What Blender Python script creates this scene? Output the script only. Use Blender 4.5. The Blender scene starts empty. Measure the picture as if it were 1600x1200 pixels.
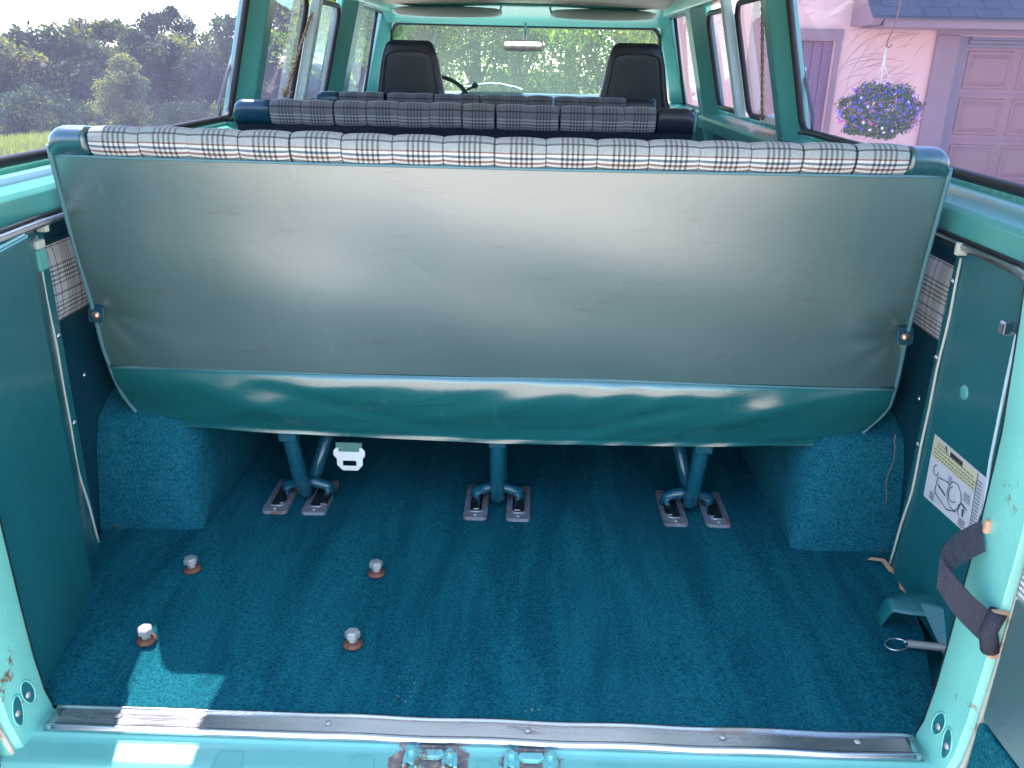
import bpy, bmesh, math, random
import numpy as np
from mathutils import Vector, Matrix, Euler
R = math.radians
random.seed(7); rng = np.random.default_rng(11)
scene = bpy.context.scene
col = scene.collection

# ------------------------------------------------------------------ camera
cd = bpy.data.cameras.new('camera'); cam = bpy.data.objects.new('camera', cd); col.objects.link(cam)
cr = Vector((0.99945446, 0.02599365, 0.02037413)); cu = Vector((-0.02835942, 0.35927954, 0.93279899)); cw = Vector((-0.01692684, 0.93286791, -0.35982071))
m = Matrix(((cr.x, cu.x, -cw.x), (cr.y, cu.y, -cw.y), (cr.z, cu.z, -cw.z)))
cam.matrix_world = Matrix.Translation((0.0616, -1.1008, 1.0386)) @ m.to_4x4()
cd.sensor_fit = 'HORIZONTAL'; cd.sensor_width = 36.0; cd.lens = 36.0 * 1324.96 / 1600.0
cd.clip_start = 0.02; cd.clip_end = 2000
scene.camera = cam
scene.render.resolution_x = 1024; scene.render.resolution_y = 768

# ------------------------------------------------------------------ light
SUN = Vector((-0.2825, 0.40, 1.0)).normalized()
elev = math.asin(SUN.z); azim = math.atan2(SUN.x, SUN.y)
world = bpy.data.worlds.new('World'); scene.world = world; world.use_nodes = True
wn = world.node_tree; wn.nodes.clear()
sky = wn.nodes.new('ShaderNodeTexSky'); sky.sky_type = 'NISHITA'; sky.sun_disc = False
sky.sun_elevation = elev; sky.sun_rotation = azim; sky.air_density = 1.0; sky.dust_density = 0.4; sky.ozone_density = 1.5
bg = wn.nodes.new('ShaderNodeBackground'); bg.inputs['Strength'].default_value = 0.15
wo = wn.nodes.new('ShaderNodeOutputWorld')
wn.links.new(sky.outputs[0], bg.inputs[0]); wn.links.new(bg.outputs[0], wo.inputs[0])
sd = bpy.data.lights.new('sun', 'SUN'); sd.energy = 2.5; sd.angle = R(0.5); sd.color = (1.0, 0.89, 0.74)
so = bpy.data.objects.new('sun', sd); col.objects.link(so); so.rotation_euler = SUN.to_track_quat('Z', 'Y').to_euler(); so.location = (-10, 14, 30)
vs = scene.view_settings; vs.view_transform = 'Standard'; vs.look = 'None'; vs.gamma = 1.0; vs.use_curve_mapping = False
vs.exposure = 2.6

# ------------------------------------------------------------------ helpers
ORG = {}
def org(o): return ORG.get(o.name, Vector((0, 0, 0))) if o else Vector((0, 0, 0))
def tag(o, label=None, cat=None, group=None, kind=None):
    if label: o['label'] = label
    if cat: o['category'] = cat
    if group: o['group'] = group
    if kind: o['kind'] = kind
    return o
def thing(name, loc, label, cat, group=None):
    o = bpy.data.objects.new(name, None); col.objects.link(o); o.location = loc; o.empty_display_size = 0.1
    ORG[o.name] = Vector(loc); return tag(o, label, cat, group)

class MB:
    """collects faces, then links them as one mesh object"""
    def __init__(s): s.v = []; s.f = []; s.mi = []; s.uv = {}; s.sm = []
    def quadgrid(s, fn, nu, nv, mi=0, smooth=True, closeu=False, uv=None):
        b = len(s.v)
        NU = nu if closeu else nu + 1
        for j in range(nv + 1):
            for i in range(NU):
                s.v.append(tuple(fn(i / nu, j / nv)))
        for j in range(nv):
            for i in range(nu):
                i2 = (i + 1) % NU if closeu else i + 1
                s.f.append((b + j * NU + i, b + j * NU + i2, b + (j + 1) * NU + i2, b + (j + 1) * NU + i)); s.mi.append(mi); s.sm.append(smooth)
                s.uv[len(s.f) - 1] = [(i / nu, j / nv), ((i + 1) / nu, j / nv), ((i + 1) / nu, (j + 1) / nv), (i / nu, (j + 1) / nv)]
        return s
    def poly(s, pts, mi=0, smooth=False):
        b = len(s.v); s.v += [tuple(p) for p in pts]; s.f.append(tuple(range(b, b + len(pts)))); s.mi.append(mi); s.sm.append(smooth); return s
    def box(s, c, d, rot=None, mi=0):
        b = len(s.v); rm = Euler(rot).to_matrix() if rot else None
        for k in range(8):
            p = Vector(((k & 1) - .5, ((k >> 1) & 1) - .5, ((k >> 2) & 1) - .5)); p = Vector((p.x * d[0], p.y * d[1], p.z * d[2]))
            if rm: p = rm @ p
            s.v.append(tuple(p + Vector(c)))
        for q in ((0, 2, 3, 1), (4, 5, 7, 6), (0, 1, 5, 4), (2, 6, 7, 3), (0, 4, 6, 2), (1, 3, 7, 5)):
            s.f.append(tuple(b + i for i in q)); s.mi.append(mi); s.sm.append(False)
        return s
    def bx(s, x0, x1, y0, y1, z0, z1, mi=0): return s.box(((x0 + x1) / 2, (y0 + y1) / 2, (z0 + z1) / 2), (x1 - x0, y1 - y0, z1 - z0), mi=mi)
    def prism(s, pts, d, mi=0, smooth=False):
        """closed loop of 3D points swept along vector d"""
        b = len(s.v); n = len(pts); d = Vector(d)
        s.v += [tuple(p) for p in pts]; s.v += [tuple(Vector(p) + d) for p in pts]
        s.f.append(tuple(reversed(range(b, b + n)))); s.f.append(tuple(range(b + n, b + 2 * n))); s.mi += [mi, mi]; s.sm += [False, False]
        for i in range(n):
            j = (i + 1) % n; s.f.append((b + i, b + j, b + n + j, b + n + i)); s.mi.append(mi); s.sm.append(smooth)
        return s
    def tube(s, path, r, n=8, mi=0, closed=False, cap=True, flat=None):
        P = [Vector(p) for p in path]; L = len(P); b = len(s.v); N = None
        rr = r if isinstance(r, (list, tuple)) else [r] * L
        for k in range(L):
            if closed: t = (P[(k + 1) % L] - P[k - 1]).normalized()
            else: t = (P[min(k + 1, L - 1)] - P[max(k - 1, 0)]).normalized()
            if N is None:
                N = t.cross(Vector((0, 0, 1)));
                if N.length < .1: N = t.cross(Vector((1, 0, 0)))
                N.normalize()
            else: N = (N - t * N.dot(t)).normalized()
            B = t.cross(N)
            for i in range(n):
                a = 2 * math.pi * i / n; s.v.append(tuple(P[k] + (N * math.cos(a) + B * math.sin(a)) * rr[k]))
        for k in range(L if closed else L - 1):
            for i in range(n):
                a0 = b + k * n; a1 = b + ((k + 1) % L) * n; j = (i + 1) % n
                s.f.append((a0 + i, a0 + j, a1 + j, a1 + i)); s.mi.append(mi); s.sm.append(True)
        if cap and not closed:
            s.f.append(tuple(b + i for i in reversed(range(n)))); s.f.append(tuple(b + (L - 1) * n + i for i in range(n))); s.mi += [mi, mi]; s.sm += [False, False]
        return s
    def lathe(s, prof, c, n=16, axis='z', mi=0, smooth=True):
        b = len(s.v); c = Vector(c)
        for (r, h) in prof:
            for i in range(n):
                a = 2 * math.pi * i / n; p = (r * math.cos(a), r * math.sin(a), h)
                if axis == 'x': p = (p[2], p[0], p[1])
                if axis == 'y': p = (p[0], p[2], p[1])
                s.v.append(tuple(c + Vector(p)))
        for k in range(len(prof) - 1):
            for i in range(n):
                j = (i + 1) % n; s.f.append((b + k * n + i, b + k * n + j, b + (k + 1) * n + j, b + (k + 1) * n + i)); s.mi.append(mi); s.sm.append(smooth)
        return s
    def ribbon(s, path, wdir, w, th=.002, mi=0):
        """strap: centre line with a width vector per point"""
        P = [Vector(p) for p in path]; W = [Vector(x).normalized() * w / 2 for x in wdir]; b = len(s.v); L = len(P)
        for k in range(L):
            t = (P[min(k + 1, L - 1)] - P[max(k - 1, 0)]).normalized(); nn = t.cross(W[k]).normalized() * th / 2
            for q in (P[k] - W[k] - nn, P[k] + W[k] - nn, P[k] + W[k] + nn, P[k] - W[k] + nn): s.v.append(tuple(q))
        for k in range(L - 1):
            for i in range(4):
                j = (i + 1) % 4; s.f.append((b + 4 * k + i, b + 4 * k + j, b + 4 * k + 4 + j, b + 4 * k + 4 + i)); s.mi.append(mi); s.sm.append(False)
        s.f.append((b, b + 3, b + 2, b + 1)); e = b + 4 * (L - 1); s.f.append((e, e + 1, e + 2, e + 3)); s.mi += [mi, mi]; s.sm += [False, False]
        return s
    def mesh(s, name, mats, o=Vector((0, 0, 0))):
        me = bpy.data.meshes.new(name)
        me.from_pydata([tuple(Vector(p) - o) for p in s.v], [], s.f)
        for mt in (mats if isinstance(mats, (list, tuple)) else [mats]): me.materials.append(mt)
        me.polygons.foreach_set('material_index', s.mi); me.polygons.foreach_set('use_smooth', s.sm)
        if s.uv:
            ul = me.uv_layers.new(name='UVMap')
            for fi, uvs in s.uv.items():
                p = me.polygons[fi]
                for k, li in enumerate(p.loop_indices): ul.data[li].uv = uvs[k]
        me.update(); return me
    def build(s, name, mats, parent=None, bevel=0, seg=2, flip=False, center=False, subsurf=0):
        o0 = org(parent)
        c = Vector((0, 0, 0))
        if center:
            c = sum((Vector(p) for p in s.v), Vector((0, 0, 0))) / len(s.v) - o0
        me = s.mesh(name, mats, o0 + c)
        o = bpy.data.objects.new(name, me); col.objects.link(o); o.location = c
        if parent: o.parent = parent
        ORG[o.name] = o0 + c
        bmm = bmesh.new(); bmm.from_mesh(me); bmesh.ops.recalc_face_normals(bmm, faces=bmm.faces); bmm.to_mesh(me); bmm.free()
        if bevel:
            bv = o.modifiers.new('bevel', 'BEVEL'); bv.width = bevel; bv.segments = seg; bv.limit_method = 'ANGLE'; bv.angle_limit = R(35)
        if subsurf:
            sb = o.modifiers.new('sub', 'SUBSURF'); sb.levels = subsurf; sb.render_levels = subsurf
        return o
def copy_at(o, loc, parent=None, rot=None, scale=None):
    c = o.copy(); col.objects.link(c)
    p = parent if parent is not None else o.parent
    c.parent = p; c.location = Vector(loc) - org(p)
    if rot: c.rotation_euler = rot
    if scale: c.scale = scale
    ORG[c.name] = Vector(loc); return c

# ------------------------------------------------------------------ materials
class NT:
    def __init__(s, name):
        s.m = bpy.data.materials.new(name); s.m.use_nodes = True; s.t = s.m.node_tree; s.b = s.t.nodes['Principled BSDF']; s.out = s.t.nodes['Material Output']
        s.tc = s.t.nodes.new('ShaderNodeTexCoord')
    def n(s, t, **k):
        x = s.t.nodes.new(t)
        for a, b in k.items(): setattr(x, a, b)
        return x
    def l(s, a, b): s.t.links.new(a, b)
    def math(s, op, a, b=None, c=None):
        x = s.n('ShaderNodeMath', operation=op)
        for i, v in enumerate((a, b, c)):
            if v is None: continue
            if isinstance(v, (int, float)): x.inputs[i].default_value = v
            else: s.l(v, x.inputs[i])
        return x.outputs[0]
    def noise(s, scale, detail=4, rough=.55, co='Object', stretch=None, dist=0):
        x = s.n('ShaderNodeTexNoise'); x.inputs['Scale'].default_value = scale; x.inputs['Detail'].default_value = detail; x.inputs['Roughness'].default_value = rough; x.inputs['Distortion'].default_value = dist
        src = s.tc.outputs[co]
        if stretch:
            mp = s.n('ShaderNodeMapping'); mp.inputs['Scale'].default_value = stretch; s.l(src, mp.inputs[0]); src = mp.outputs[0]
        s.l(src, x.inputs['Vector']); return x.outputs['Fac']
    def ramp(s, fac, stops, interp='LINEAR'):
        x = s.n('ShaderNodeValToRGB'); x.color_ramp.interpolation = interp
        e = x.color_ramp.elements
        while len(e) < len(stops): e.new(0.5)
        for k, (p, c) in enumerate(stops): e[k].position = p; e[k].color = (*c, 1) if len(c) == 3 else c
        s.l(fac, x.inputs[0]); return x.outputs[0]
    def mix(s, fac, a, b, mode='MIX'):
        x = s.n('ShaderNodeMix', data_type='RGBA', blend_type=mode)
        for sock, v in ((x.inputs[0], fac), (x.inputs[6], a), (x.inputs[7], b)):
            if isinstance(v, (int, float)): sock.default_value = v
            elif isinstance(v, tuple): sock.default_value = (*v, 1)
            else: s.l(v, sock)
        return x.outputs[2]
    def bump(s, h, strength=.3, dist=.002, prev=None):
        x = s.n('ShaderNodeBump'); x.inputs['Strength'].default_value = strength; x.inputs['Distance'].default_value = dist
        s.l(h, x.inputs['Height'])
        if prev: s.l(prev, x.inputs['Normal'])
        s.l(x.outputs[0], s.b.inputs['Normal']); return x.outputs[0]
    def set(s, color=None, rough=None, metal=None, spec=None, coat=None, coatr=None, sheen=None):
        def put(k, v):
            if v is None: return
            sk = s.b.inputs[k]
            if isinstance(v, (int, float)): sk.default_value = v
            elif isinstance(v, tuple): sk.default_value = (*v, 1)
            else: s.l(v, sk)
        put('Base Color', color); put('Roughness', rough); put('Metallic', metal); put('Specular IOR Level', spec); put('Coat Weight', coat); put('Coat Roughness', coatr); put('Sheen Weight', sheen)
        return s

def paint(name, c, rough=.35, var=.12, scratches=True, rust=0.0, coat=.3):
    t = NT(name)
    f = t.noise(3.0, 5, .6); cc = t.mix(t.math('MULTIPLY', f, 1.0), tuple(k * (1 - var) for k in c), tuple(min(1, k * (1 + var)) for k in c))
    if scratches:
        n2 = t.noise(60, 3, .6, stretch=(1, 6, .6)); k = t.ramp(n2, [(.64, (0, 0, 0)), (.70, (1, 1, 1))])
        cc = t.mix(t.math('MULTIPLY', k, .3), cc, tuple(min(1, k2 * 1.6 + .05) for k2 in c))
    dg = t.ramp(t.noise(5.5, 7, .7), [(.48, (0, 0, 0)), (.75, (1, 1, 1))]); cc = t.mix(t.math('MULTIPLY', dg, .35), cc, tuple(k * .62 + .012 for k in c))
    if rust:
        n3 = t.noise(9, 8, .7); k = t.ramp(n3, [(.62 - rust * .1, (0, 0, 0)), (.66 - rust * .08, (1, 1, 1))])
        cc = t.mix(k, cc, (.20, .10, .06))
    n4 = t.noise(30, 3); r = t.math('MULTIPLY_ADD', n4, .15, rough - .06)
    t.set(cc, r, coat=coat, coatr=.15)
    t.bump(t.noise(220, 2), .06, .0008); return t.m

M = {}
M['paint'] = paint('van_green_paint', (.10, .40, .35), .32)
M['paint_pale'] = paint('van_pale_green_paint', (.21, .60, .49), .30, rust=.05)
M['paint_dark'] = paint('van_lining_green', (.010, .135, .150), .42, .1)
M['paint_out'] = paint('van_outer_paint', (.16, .48, .40), .25)
def simple(name, c, rough=.5, metal=0, bump=0, scale=100, var=.15, coat=0, spec=None):
    t = NT(name); f = t.noise(scale * .15, 4); cc = t.mix(f, tuple(k * (1 - var) for k in c), tuple(min(1, k * (1 + var)) for k in c))
    t.set(cc, rough, metal, coat=coat, spec=spec)
    if bump: t.bump(t.noise(scale, 3), bump, .002)
    return t.m
M['rubber'] = simple('black_rubber_gasket', (.022, .022, .026), .5, bump=.1)
M['headliner'] = simple('cream_headliner', (.72, .64, .50), .8, bump=.15, scale=200)
t = NT('weathered_strip'); n1 = t.noise(20, 6, .7); t.set(t.ramp(n1, [(.38, (.55, .50, .36)), (.55, (.62, .56, .44)), (.64, (.40, .22, .12))]), .6); M['strip'] = t.m
M['visor'] = simple('visor_vinyl', (.60, .76, .74), .45, bump=.15, scale=300)
M['chrome'] = simple('dull_bright_metal', (.62, .61, .66), .26, 1.0, bump=.05, scale=60)
M['steel'] = simple('zinc_bolt_steel', (.60, .54, .51), .5, .55, bump=.3, scale=150)
M['whiteplastic'] = simple('white_plastic', (.80, .76, .72), .4)
M['cream'] = simple('cream_welt', (.62, .60, .50), .6, bump=.4, scale=150)
M['blackvinyl'] = simple('black_seat_vinyl', (.012, .02, .03), .38, bump=.25, scale=160, spec=.6)
M['navy'] = simple('dark_blue_green_vinyl', (.008, .055, .080), .38, bump=.25, scale=220)
M['dash'] = simple('pale_dash_top', (.30, .46, .48), .5, bump=.1)
M['orange'] = simple('bleached_orange_plastic', (.62, .33, .20), .5)
M['slot_shade'] = simple('slot_shade_fill', (.02, .03, .03), .8)
M['belt'] = simple('green_belt_webbing', (.09, .20, .15), .7, bump=.5, scale=400)

# bench vinyl: grained, scuffed, semi-gloss
def vinyl(name, c, rough, cior=1.6):
    t = NT(name)
    f = t.noise(2.2, 6, .6); cc = t.mix(f, tuple(k * .86 for k in c), tuple(k * 1.16 for k in c))
    sc = t.ramp(t.noise(14, 6, .7, stretch=(.35, 1, 3.2), dist=.6), [(.585, (0, 0, 0)), (.66, (1, 1, 1))])
    cc = t.mix(t.math('MULTIPLY', sc, .55), cc, tuple(k * .45 for k in c))
    ls = t.ramp(t.noise(30, 5, .7, stretch=(1, 1, .12), dist=1.2), [(.63, (0, 0, 0)), (.70, (1, 1, 1))])
    cc = t.mix(t.math('MULTIPLY', ls, .35), cc, tuple(k * 1.7 + .06 for k in c))
    r = t.math('ADD', t.math('MULTIPLY_ADD', t.noise(6, 5), .22, rough - .11), t.math('MULTIPLY', sc, .15))
    t.set(cc, r, spec=1.0, coat=1.0, coatr=rough * .8); t.b.inputs['Coat IOR'].default_value = cior
    b1 = t.bump(t.noise(420, 3), .16, .0012); b2 = t.bump(t.noise(9, 6, .65, dist=.8), .35, .006, b1); cr_ = t.n('ShaderNodeTexVoronoi', feature='DISTANCE_TO_EDGE'); cr_.inputs['Scale'].default_value = 5.5; nzv = t.n('ShaderNodeMix', data_type='VECTOR'); nzt = t.n('ShaderNodeTexNoise'); nzt.inputs['Scale'].default_value = 4; t.l(t.tc.outputs['Object'], nzt.inputs['Vector']); nzv.inputs[0].default_value = .35; t.l(t.tc.outputs['Object'], nzv.inputs[4]); t.l(nzt.outputs['Color'], nzv.inputs[5]); t.l(nzv.outputs[1], cr_.inputs['Vector']); crease = t.math('MULTIPLY', t.math('LESS_THAN', cr_.outputs[0], .03), t.math('GREATER_THAN', t.noise(3.3, 3), .56)); t.bump(t.math('MULTIPLY', crease, -1.0), .35, .002, b2)
    return t.m
M['vinyl'] = vinyl('bench_back_vinyl', (.060, .125, .118), .42, 2.5)
M['vinyl_gloss'] = vinyl('bench_flap_vinyl', (.012, .125, .125), .22)
M['piping'] = simple('seat_piping', (.10, .22, .24), .35)

# carpet
t = NT('teal_carpet')
tuft = t.noise(210, 3, .75); mid = t.noise(60, 4, .6); streak = t.noise(3.4, 5, .65, stretch=(3.6, .55, 1), dist=.35)
cA = t.mix(t.ramp(tuft, [(.30, (0, 0, 0)), (.70, (1, 1, 1))]), (.0016, .044, .062), (.014, .205, .262))
cA = t.mix(t.ramp(streak, [(.40, (0, 0, 0)), (.58, (1, 1, 1))]), t.mix(1.0, cA, (.84, .86, .88), 'MULTIPLY'), t.mix(1.0, cA, (1.55, 1.26, 1.20), 'MULTIPLY'))
blot = t.noise(1.7, 4, .55); cA = t.mix(t.math('MULTIPLY', t.ramp(blot, [(.50, (0, 0, 0)), (.68, (1, 1, 1))]), .22), cA, (.030, .15, .19))
cA = t.mix(t.math('MULTIPLY', t.ramp(mid, [(.55, (0, 0, 0)), (.75, (1, 1, 1))]), .35), cA, (.012, .22, .28))
t.set(cA, .95, spec=.08, sheen=.0)
b1 = t.bump(tuft, 1.0, .006); t.bump(t.noise(80, 3), .5, .006, b1)
M['carpet'] = t.m
t = NT('teal_carpet_arch'); tuft = t.noise(190, 3, .75); lint = t.noise(24, 6, .7); cA = t.mix(t.ramp(tuft, [(.30, (0, 0, 0)), (.70, (1, 1, 1))]), (.003, .042, .064), (.018, .195, .255)); cA = t.mix(t.math('MULTIPLY', t.ramp(lint, [(.45, (0, 0, 0)), (.7, (1, 1, 1))]), .4), cA, (.035, .18, .23)); t.set(cA, .95, spec=.08); t.bump(tuft, .8, .004); M['carpet_arch'] = t.m

# plaid : u runs across one quilted channel, v is 0..1 over its girth (0.30 m)
def plaid(name, base, top, warp, wa, wb, girth=.30, amount=.75):
    t = NT(name); sep = t.n('ShaderNodeSeparateXYZ'); t.l(t.tc.outputs['UV'], sep.inputs[0]); U, V = t.math('FRACT', sep.outputs[0]), sep.outputs[1]
    P = .0093
    up = t.math('MULTIPLY', U, 10.0); um = t.math('LESS_THAN', t.math('FRACT', up), .45)
    ur = t.math('MULTIPLY', t.math('GREATER_THAN', U, .30), t.math('LESS_THAN', U, .80)); um = t.math('MULTIPLY', um, ur)
    vm = t.math('MULTIPLY', V, girth / P); fr = t.math('FRACT', vm); vmask = t.math('LESS_THAN', fr, .5)
    per = t.math('MODULO', V, .0756 / girth * 1.0); inb = t.math('LESS_THAN', per, .040 / girth); vmask = t.math('MULTIPLY', vmask, inb)
    odd = t.math('GREATER_THAN', t.math('MODULO', vm, 2.0), 1.0)
    c = t.mix(inb, top, base)
    weft = t.mix(odd, wa, wb)
    c = t.mix(t.math('MULTIPLY', vmask, amount * .8), c, weft)
    c = t.mix(t.math('MULTIPLY', um, amount * .62), c, warp)
    both = t.math('MULTIPLY', um, vmask); c = t.mix(t.math('MULTIPLY', both, .55), c, (.03, .02, .025))
    one = t.math('LESS_THAN', t.math('ABSOLUTE', t.math('SUBTRACT', V, .056 / girth)), .0022 / girth); c = t.mix(t.math('MULTIPLY', one, .7), c, warp)
    edge = t.math('LESS_THAN', t.math('MINIMUM', U, t.math('SUBTRACT', 1.0, U)), .018); c = t.mix(t.math('MULTIPLY', edge, .8), c, (.03, .03, .035))
    th = t.noise(260, 3, .8, stretch=(1, 1, 1)); c = t.mix(t.math('MULTIPLY_ADD', th, 1.4, -.35), t.mix(1.0, c, (.5, .5, .5), 'MULTIPLY'), c)
    t.set(c, .9, spec=.1, sheen=.2); t.bump(t.noise(500, 2), .5, .0015); return t.m
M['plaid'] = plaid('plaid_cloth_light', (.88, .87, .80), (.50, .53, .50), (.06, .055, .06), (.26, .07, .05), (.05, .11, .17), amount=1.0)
M['plaid_bright'] = plaid('plaid_cloth_insert', (.90, .90, .86), (.80, .82, .80), (.10, .10, .12), (.16, .12, .13), (.12, .16, .20), amount=.9)  # cloth colours lightened to make up for weak light on the side inserts
M['plaid_shaded'] = plaid('plaid_cloth_shade', (.48, .48, .48), (.22, .23, .24), (.035, .035, .04), (.06, .04, .05), (.06, .10, .14))  # same cloth as the rear roll, with shade put into its colours

# weathered aluminium scuff plate
t = NT('aluminium_scuff'); n1 = t.noise(7, 6, .7, stretch=(.5, 6, 1)); n2 = t.noise(12, 7, .7, stretch=(.5, 3, 1))
c = t.mix(n1, (.50, .49, .56), (.80, .78, .84)); k = t.ramp(n2, [(.63, (0, 0, 0)), (.68, (1, 1, 1))]); c = t.mix(t.math('MULTIPLY', k, .8), c, (.42, .27, .19))
t.set(c, t.math('MULTIPLY_ADD', n2, .3, .10), t.math('SUBTRACT', 1.0, t.math('MULTIPLY', k, .6)))
t.bump(t.noise(25, 4, stretch=(.3, 2, 1)), .25, .003); M['alu'] = t.m
# rusty floor plate
t = NT('rusty_plate'); n1 = t.noise(26, 7, .7); c = t.ramp(n1, [(.35, (.24, .22, .25)), (.50, (.42, .40, .45)), (.62, (.34, .16, .10)), (.75, (.42, .20, .11))])
t.set(c, .5, .45); t.bump(n1, .6, .003); M['rustplate'] = t.m
t = NT('rust_washer'); n1 = t.noise(90, 5, .7); t.set(t.ramp(n1, [(.35, (.16, .05, .035)), (.7, (.38, .15, .09))]), .7, .2); t.bump(n1, .5, .002); M['rust'] = t.m
# ledge paint with localised rust round the latch strikers
t = NT('sill_ledge_paint'); pos = t.tc.outputs['Object']
def blob(cx, cy, rx, ry):
    sp = t.n('ShaderNodeSeparateXYZ'); t.l(pos, sp.inputs[0])
    a = t.math('DIVIDE', t.math('SUBTRACT', sp.outputs[0], cx), rx); b = t.math('DIVIDE', t.math('SUBTRACT', sp.outputs[1], cy), ry)
    return t.math('SQRT', t.math('ADD', t.math('MULTIPLY', a, a), t.math('MULTIPLY', b, b)))
nn = t.noise(28, 6, .7)
d = t.math('MINIMUM', blob(-.065, -.048, .075, .040), t.math('MINIMUM', blob(.088, -.045, .062, .034), blob(-.122, -.06, .026, .045)))
k = t.ramp(t.math('ADD', d, t.math('MULTIPLY', t.math('SUBTRACT', nn, .5), 1.6)), [(.62, (1, 1, 1)), (.72, (0, 0, 0))])
pb = t.mix(t.noise(8, 4), (.16, .45, .38), (.22, .53, .45)); rs = t.ramp(t.noise(70, 5, .7), [(.35, (.13, .10, .12)), (.55, (.26, .17, .15)), (.66, (.58, .36, .20))])
t.set(t.mix(k, pb, rs), t.math('MULTIPLY_ADD', k, .4, .28), coat=.2); t.bump(t.noise(90, 4), .15, .002); M['ledge'] = t.m
# glass: thin pane, tinted, faint film of dust
def glass(name, tint=(.60, .62, .76), dust=.085, dcol=(.66, .68, 1.0), smear=3.0):
    t = NT(name); t.t.nodes.remove(t.b)
    tr = t.n('ShaderNodeBsdfTransparent'); tr.inputs[0].default_value = (*tint, 1)
    gl = t.n('ShaderNodeBsdfGlossy'); gl.inputs['Roughness'].default_value = .02; gl.inputs[0].default_value = (1, 1, 1, 1)
    di = t.n('ShaderNodeBsdfTranslucent'); di.inputs[0].default_value = (*dcol, 1); df = t.n('ShaderNodeBsdfDiffuse'); df.inputs[0].default_value = (*dcol, 1)
    dd = t.n('ShaderNodeMixShader'); t.l(di.outputs[0], dd.inputs[1]); t.l(df.outputs[0], dd.inputs[2]); dd.inputs[0].default_value = .5
    fr = t.n('ShaderNodeFresnel'); fr.inputs['IOR'].default_value = 1.32
    m1 = t.n('ShaderNodeMixShader'); t.l(t.math('MULTIPLY', fr.outputs[0], .6), m1.inputs[0]); t.l(tr.outputs[0], m1.inputs[1]); t.l(gl.outputs[0], m1.inputs[2])
    m2 = t.n('ShaderNodeMixShader'); nf = t.noise(smear, 6, .7); t.l(t.math('MULTIPLY', t.math('MULTIPLY_ADD', nf, 1.2, .4), dust), m2.inputs[0]); t.l(m1.outputs[0], m2.inputs[1]); t.l(dd.outputs[0], m2.inputs[2])
    t.l(m2.outputs[0], t.out.inputs[0]); return t.m
M['glass'] = glass('dusty_side_glass'); M['glass_front'] = glass('dusty_windshield_glass', (.9, .98, .95), .07, (.72, .95, .86), 1.6)
M['mirror'] = simple('mirror_face', (.85, .87, .85), .03, 1.0, var=0)

# ------------------------------------------------------------------ setting: ground
GZ = -0.72
def terr(x, y):
    d = -.5 * x + .866 * y
    return GZ - max(0.0, d - 19.0) * .095 - .02
b = MB()
xs = [-600, -300, -150, -90] + list(range(-70, 31, 4)) + [60, 120, 300, 600]; ys = [-600, -300, -100, -50] + list(range(-30, 91, 4)) + [130, 200, 350, 700]
g = len(b.v)
for yy in ys:
    for xx in xs: b.v.append((xx, yy, max(terr(xx, yy), -9.0)))
for j in range(len(ys) - 1):
    for i in range(len(xs) - 1):
        n = len(xs); b.f.append((j * n + i, j * n + i + 1, (j + 1) * n + i + 1, (j + 1) * n + i)); b.mi.append(0); b.sm.append(True)
t = NT('meadow_ground'); t.set(t.mix(t.noise(.6, 6, .7), (.10, .12, .045), (.22, .24, .09)), .95); t.bump(t.noise(6, 6, .8), .8, .08)
tag(b.build('ground', t.m), kind='structure')
t = NT('pale_gravel_drive'); n1 = t.noise(1.2, 6, .6); n2 = t.noise(120, 3, .7)
t.set(t.mix(n2, t.mix(n1, (.58, .45, .36), (.68, .54, .43)), (.76, .63, .52)), .9); t.bump(n2, .5, .01); M['drive'] = t.m
b = MB(); b.poly([(-9.5, -40, GZ), (12, -40, GZ), (12, 8.5, GZ), (7, 8.6, GZ), (2.0, 12.5, GZ), (-1.0, 12.5, GZ), (-5.2, 14.6, GZ), (-10.5, 12.0, GZ)])
tag(b.build('driveway', M['drive']), kind='structure')

# ------------------------------------------------------------------ the van
van = thing('van', (0, 0, GZ), 'green passenger van seen from behind through its open rear doors, empty carpeted cargo floor', 'van')
def wx(z): return .895 - .25 * (z - .82)      # inner face of the glass wall, leaning inwards
LW = 4.25                                      # y of the windshield base region

M['binding'] = simple('tan_binding', (.22, .17, .12), .9)
# floor carpet
def fl_left(y):
    return np.interp(y, [0.02, .13, .353, .52, .62, .7], [-.742, -.792, -.825, -.893, -.915, -.92])
def fl_right(y):
    return np.interp(y, [0.02, .13, .30, .49, .62, .7], [.742, .80, .855, .888, .915, .92])
b = MB()
def ff(u, v):
    y = .022 + v * 3.3; a, c = fl_left(y), fl_right(y)
    return (a + (c - a) * u, y, .0 + .0015 * math.sin(u * 31 + v * 9) * math.sin(v * 23 + u * 5) + (.0006 * math.sin(u * 77 + v * 60)))
b.quadgrid(ff, 120, 150)
b.build('floor_carpet', M['carpet'], van)

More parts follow.
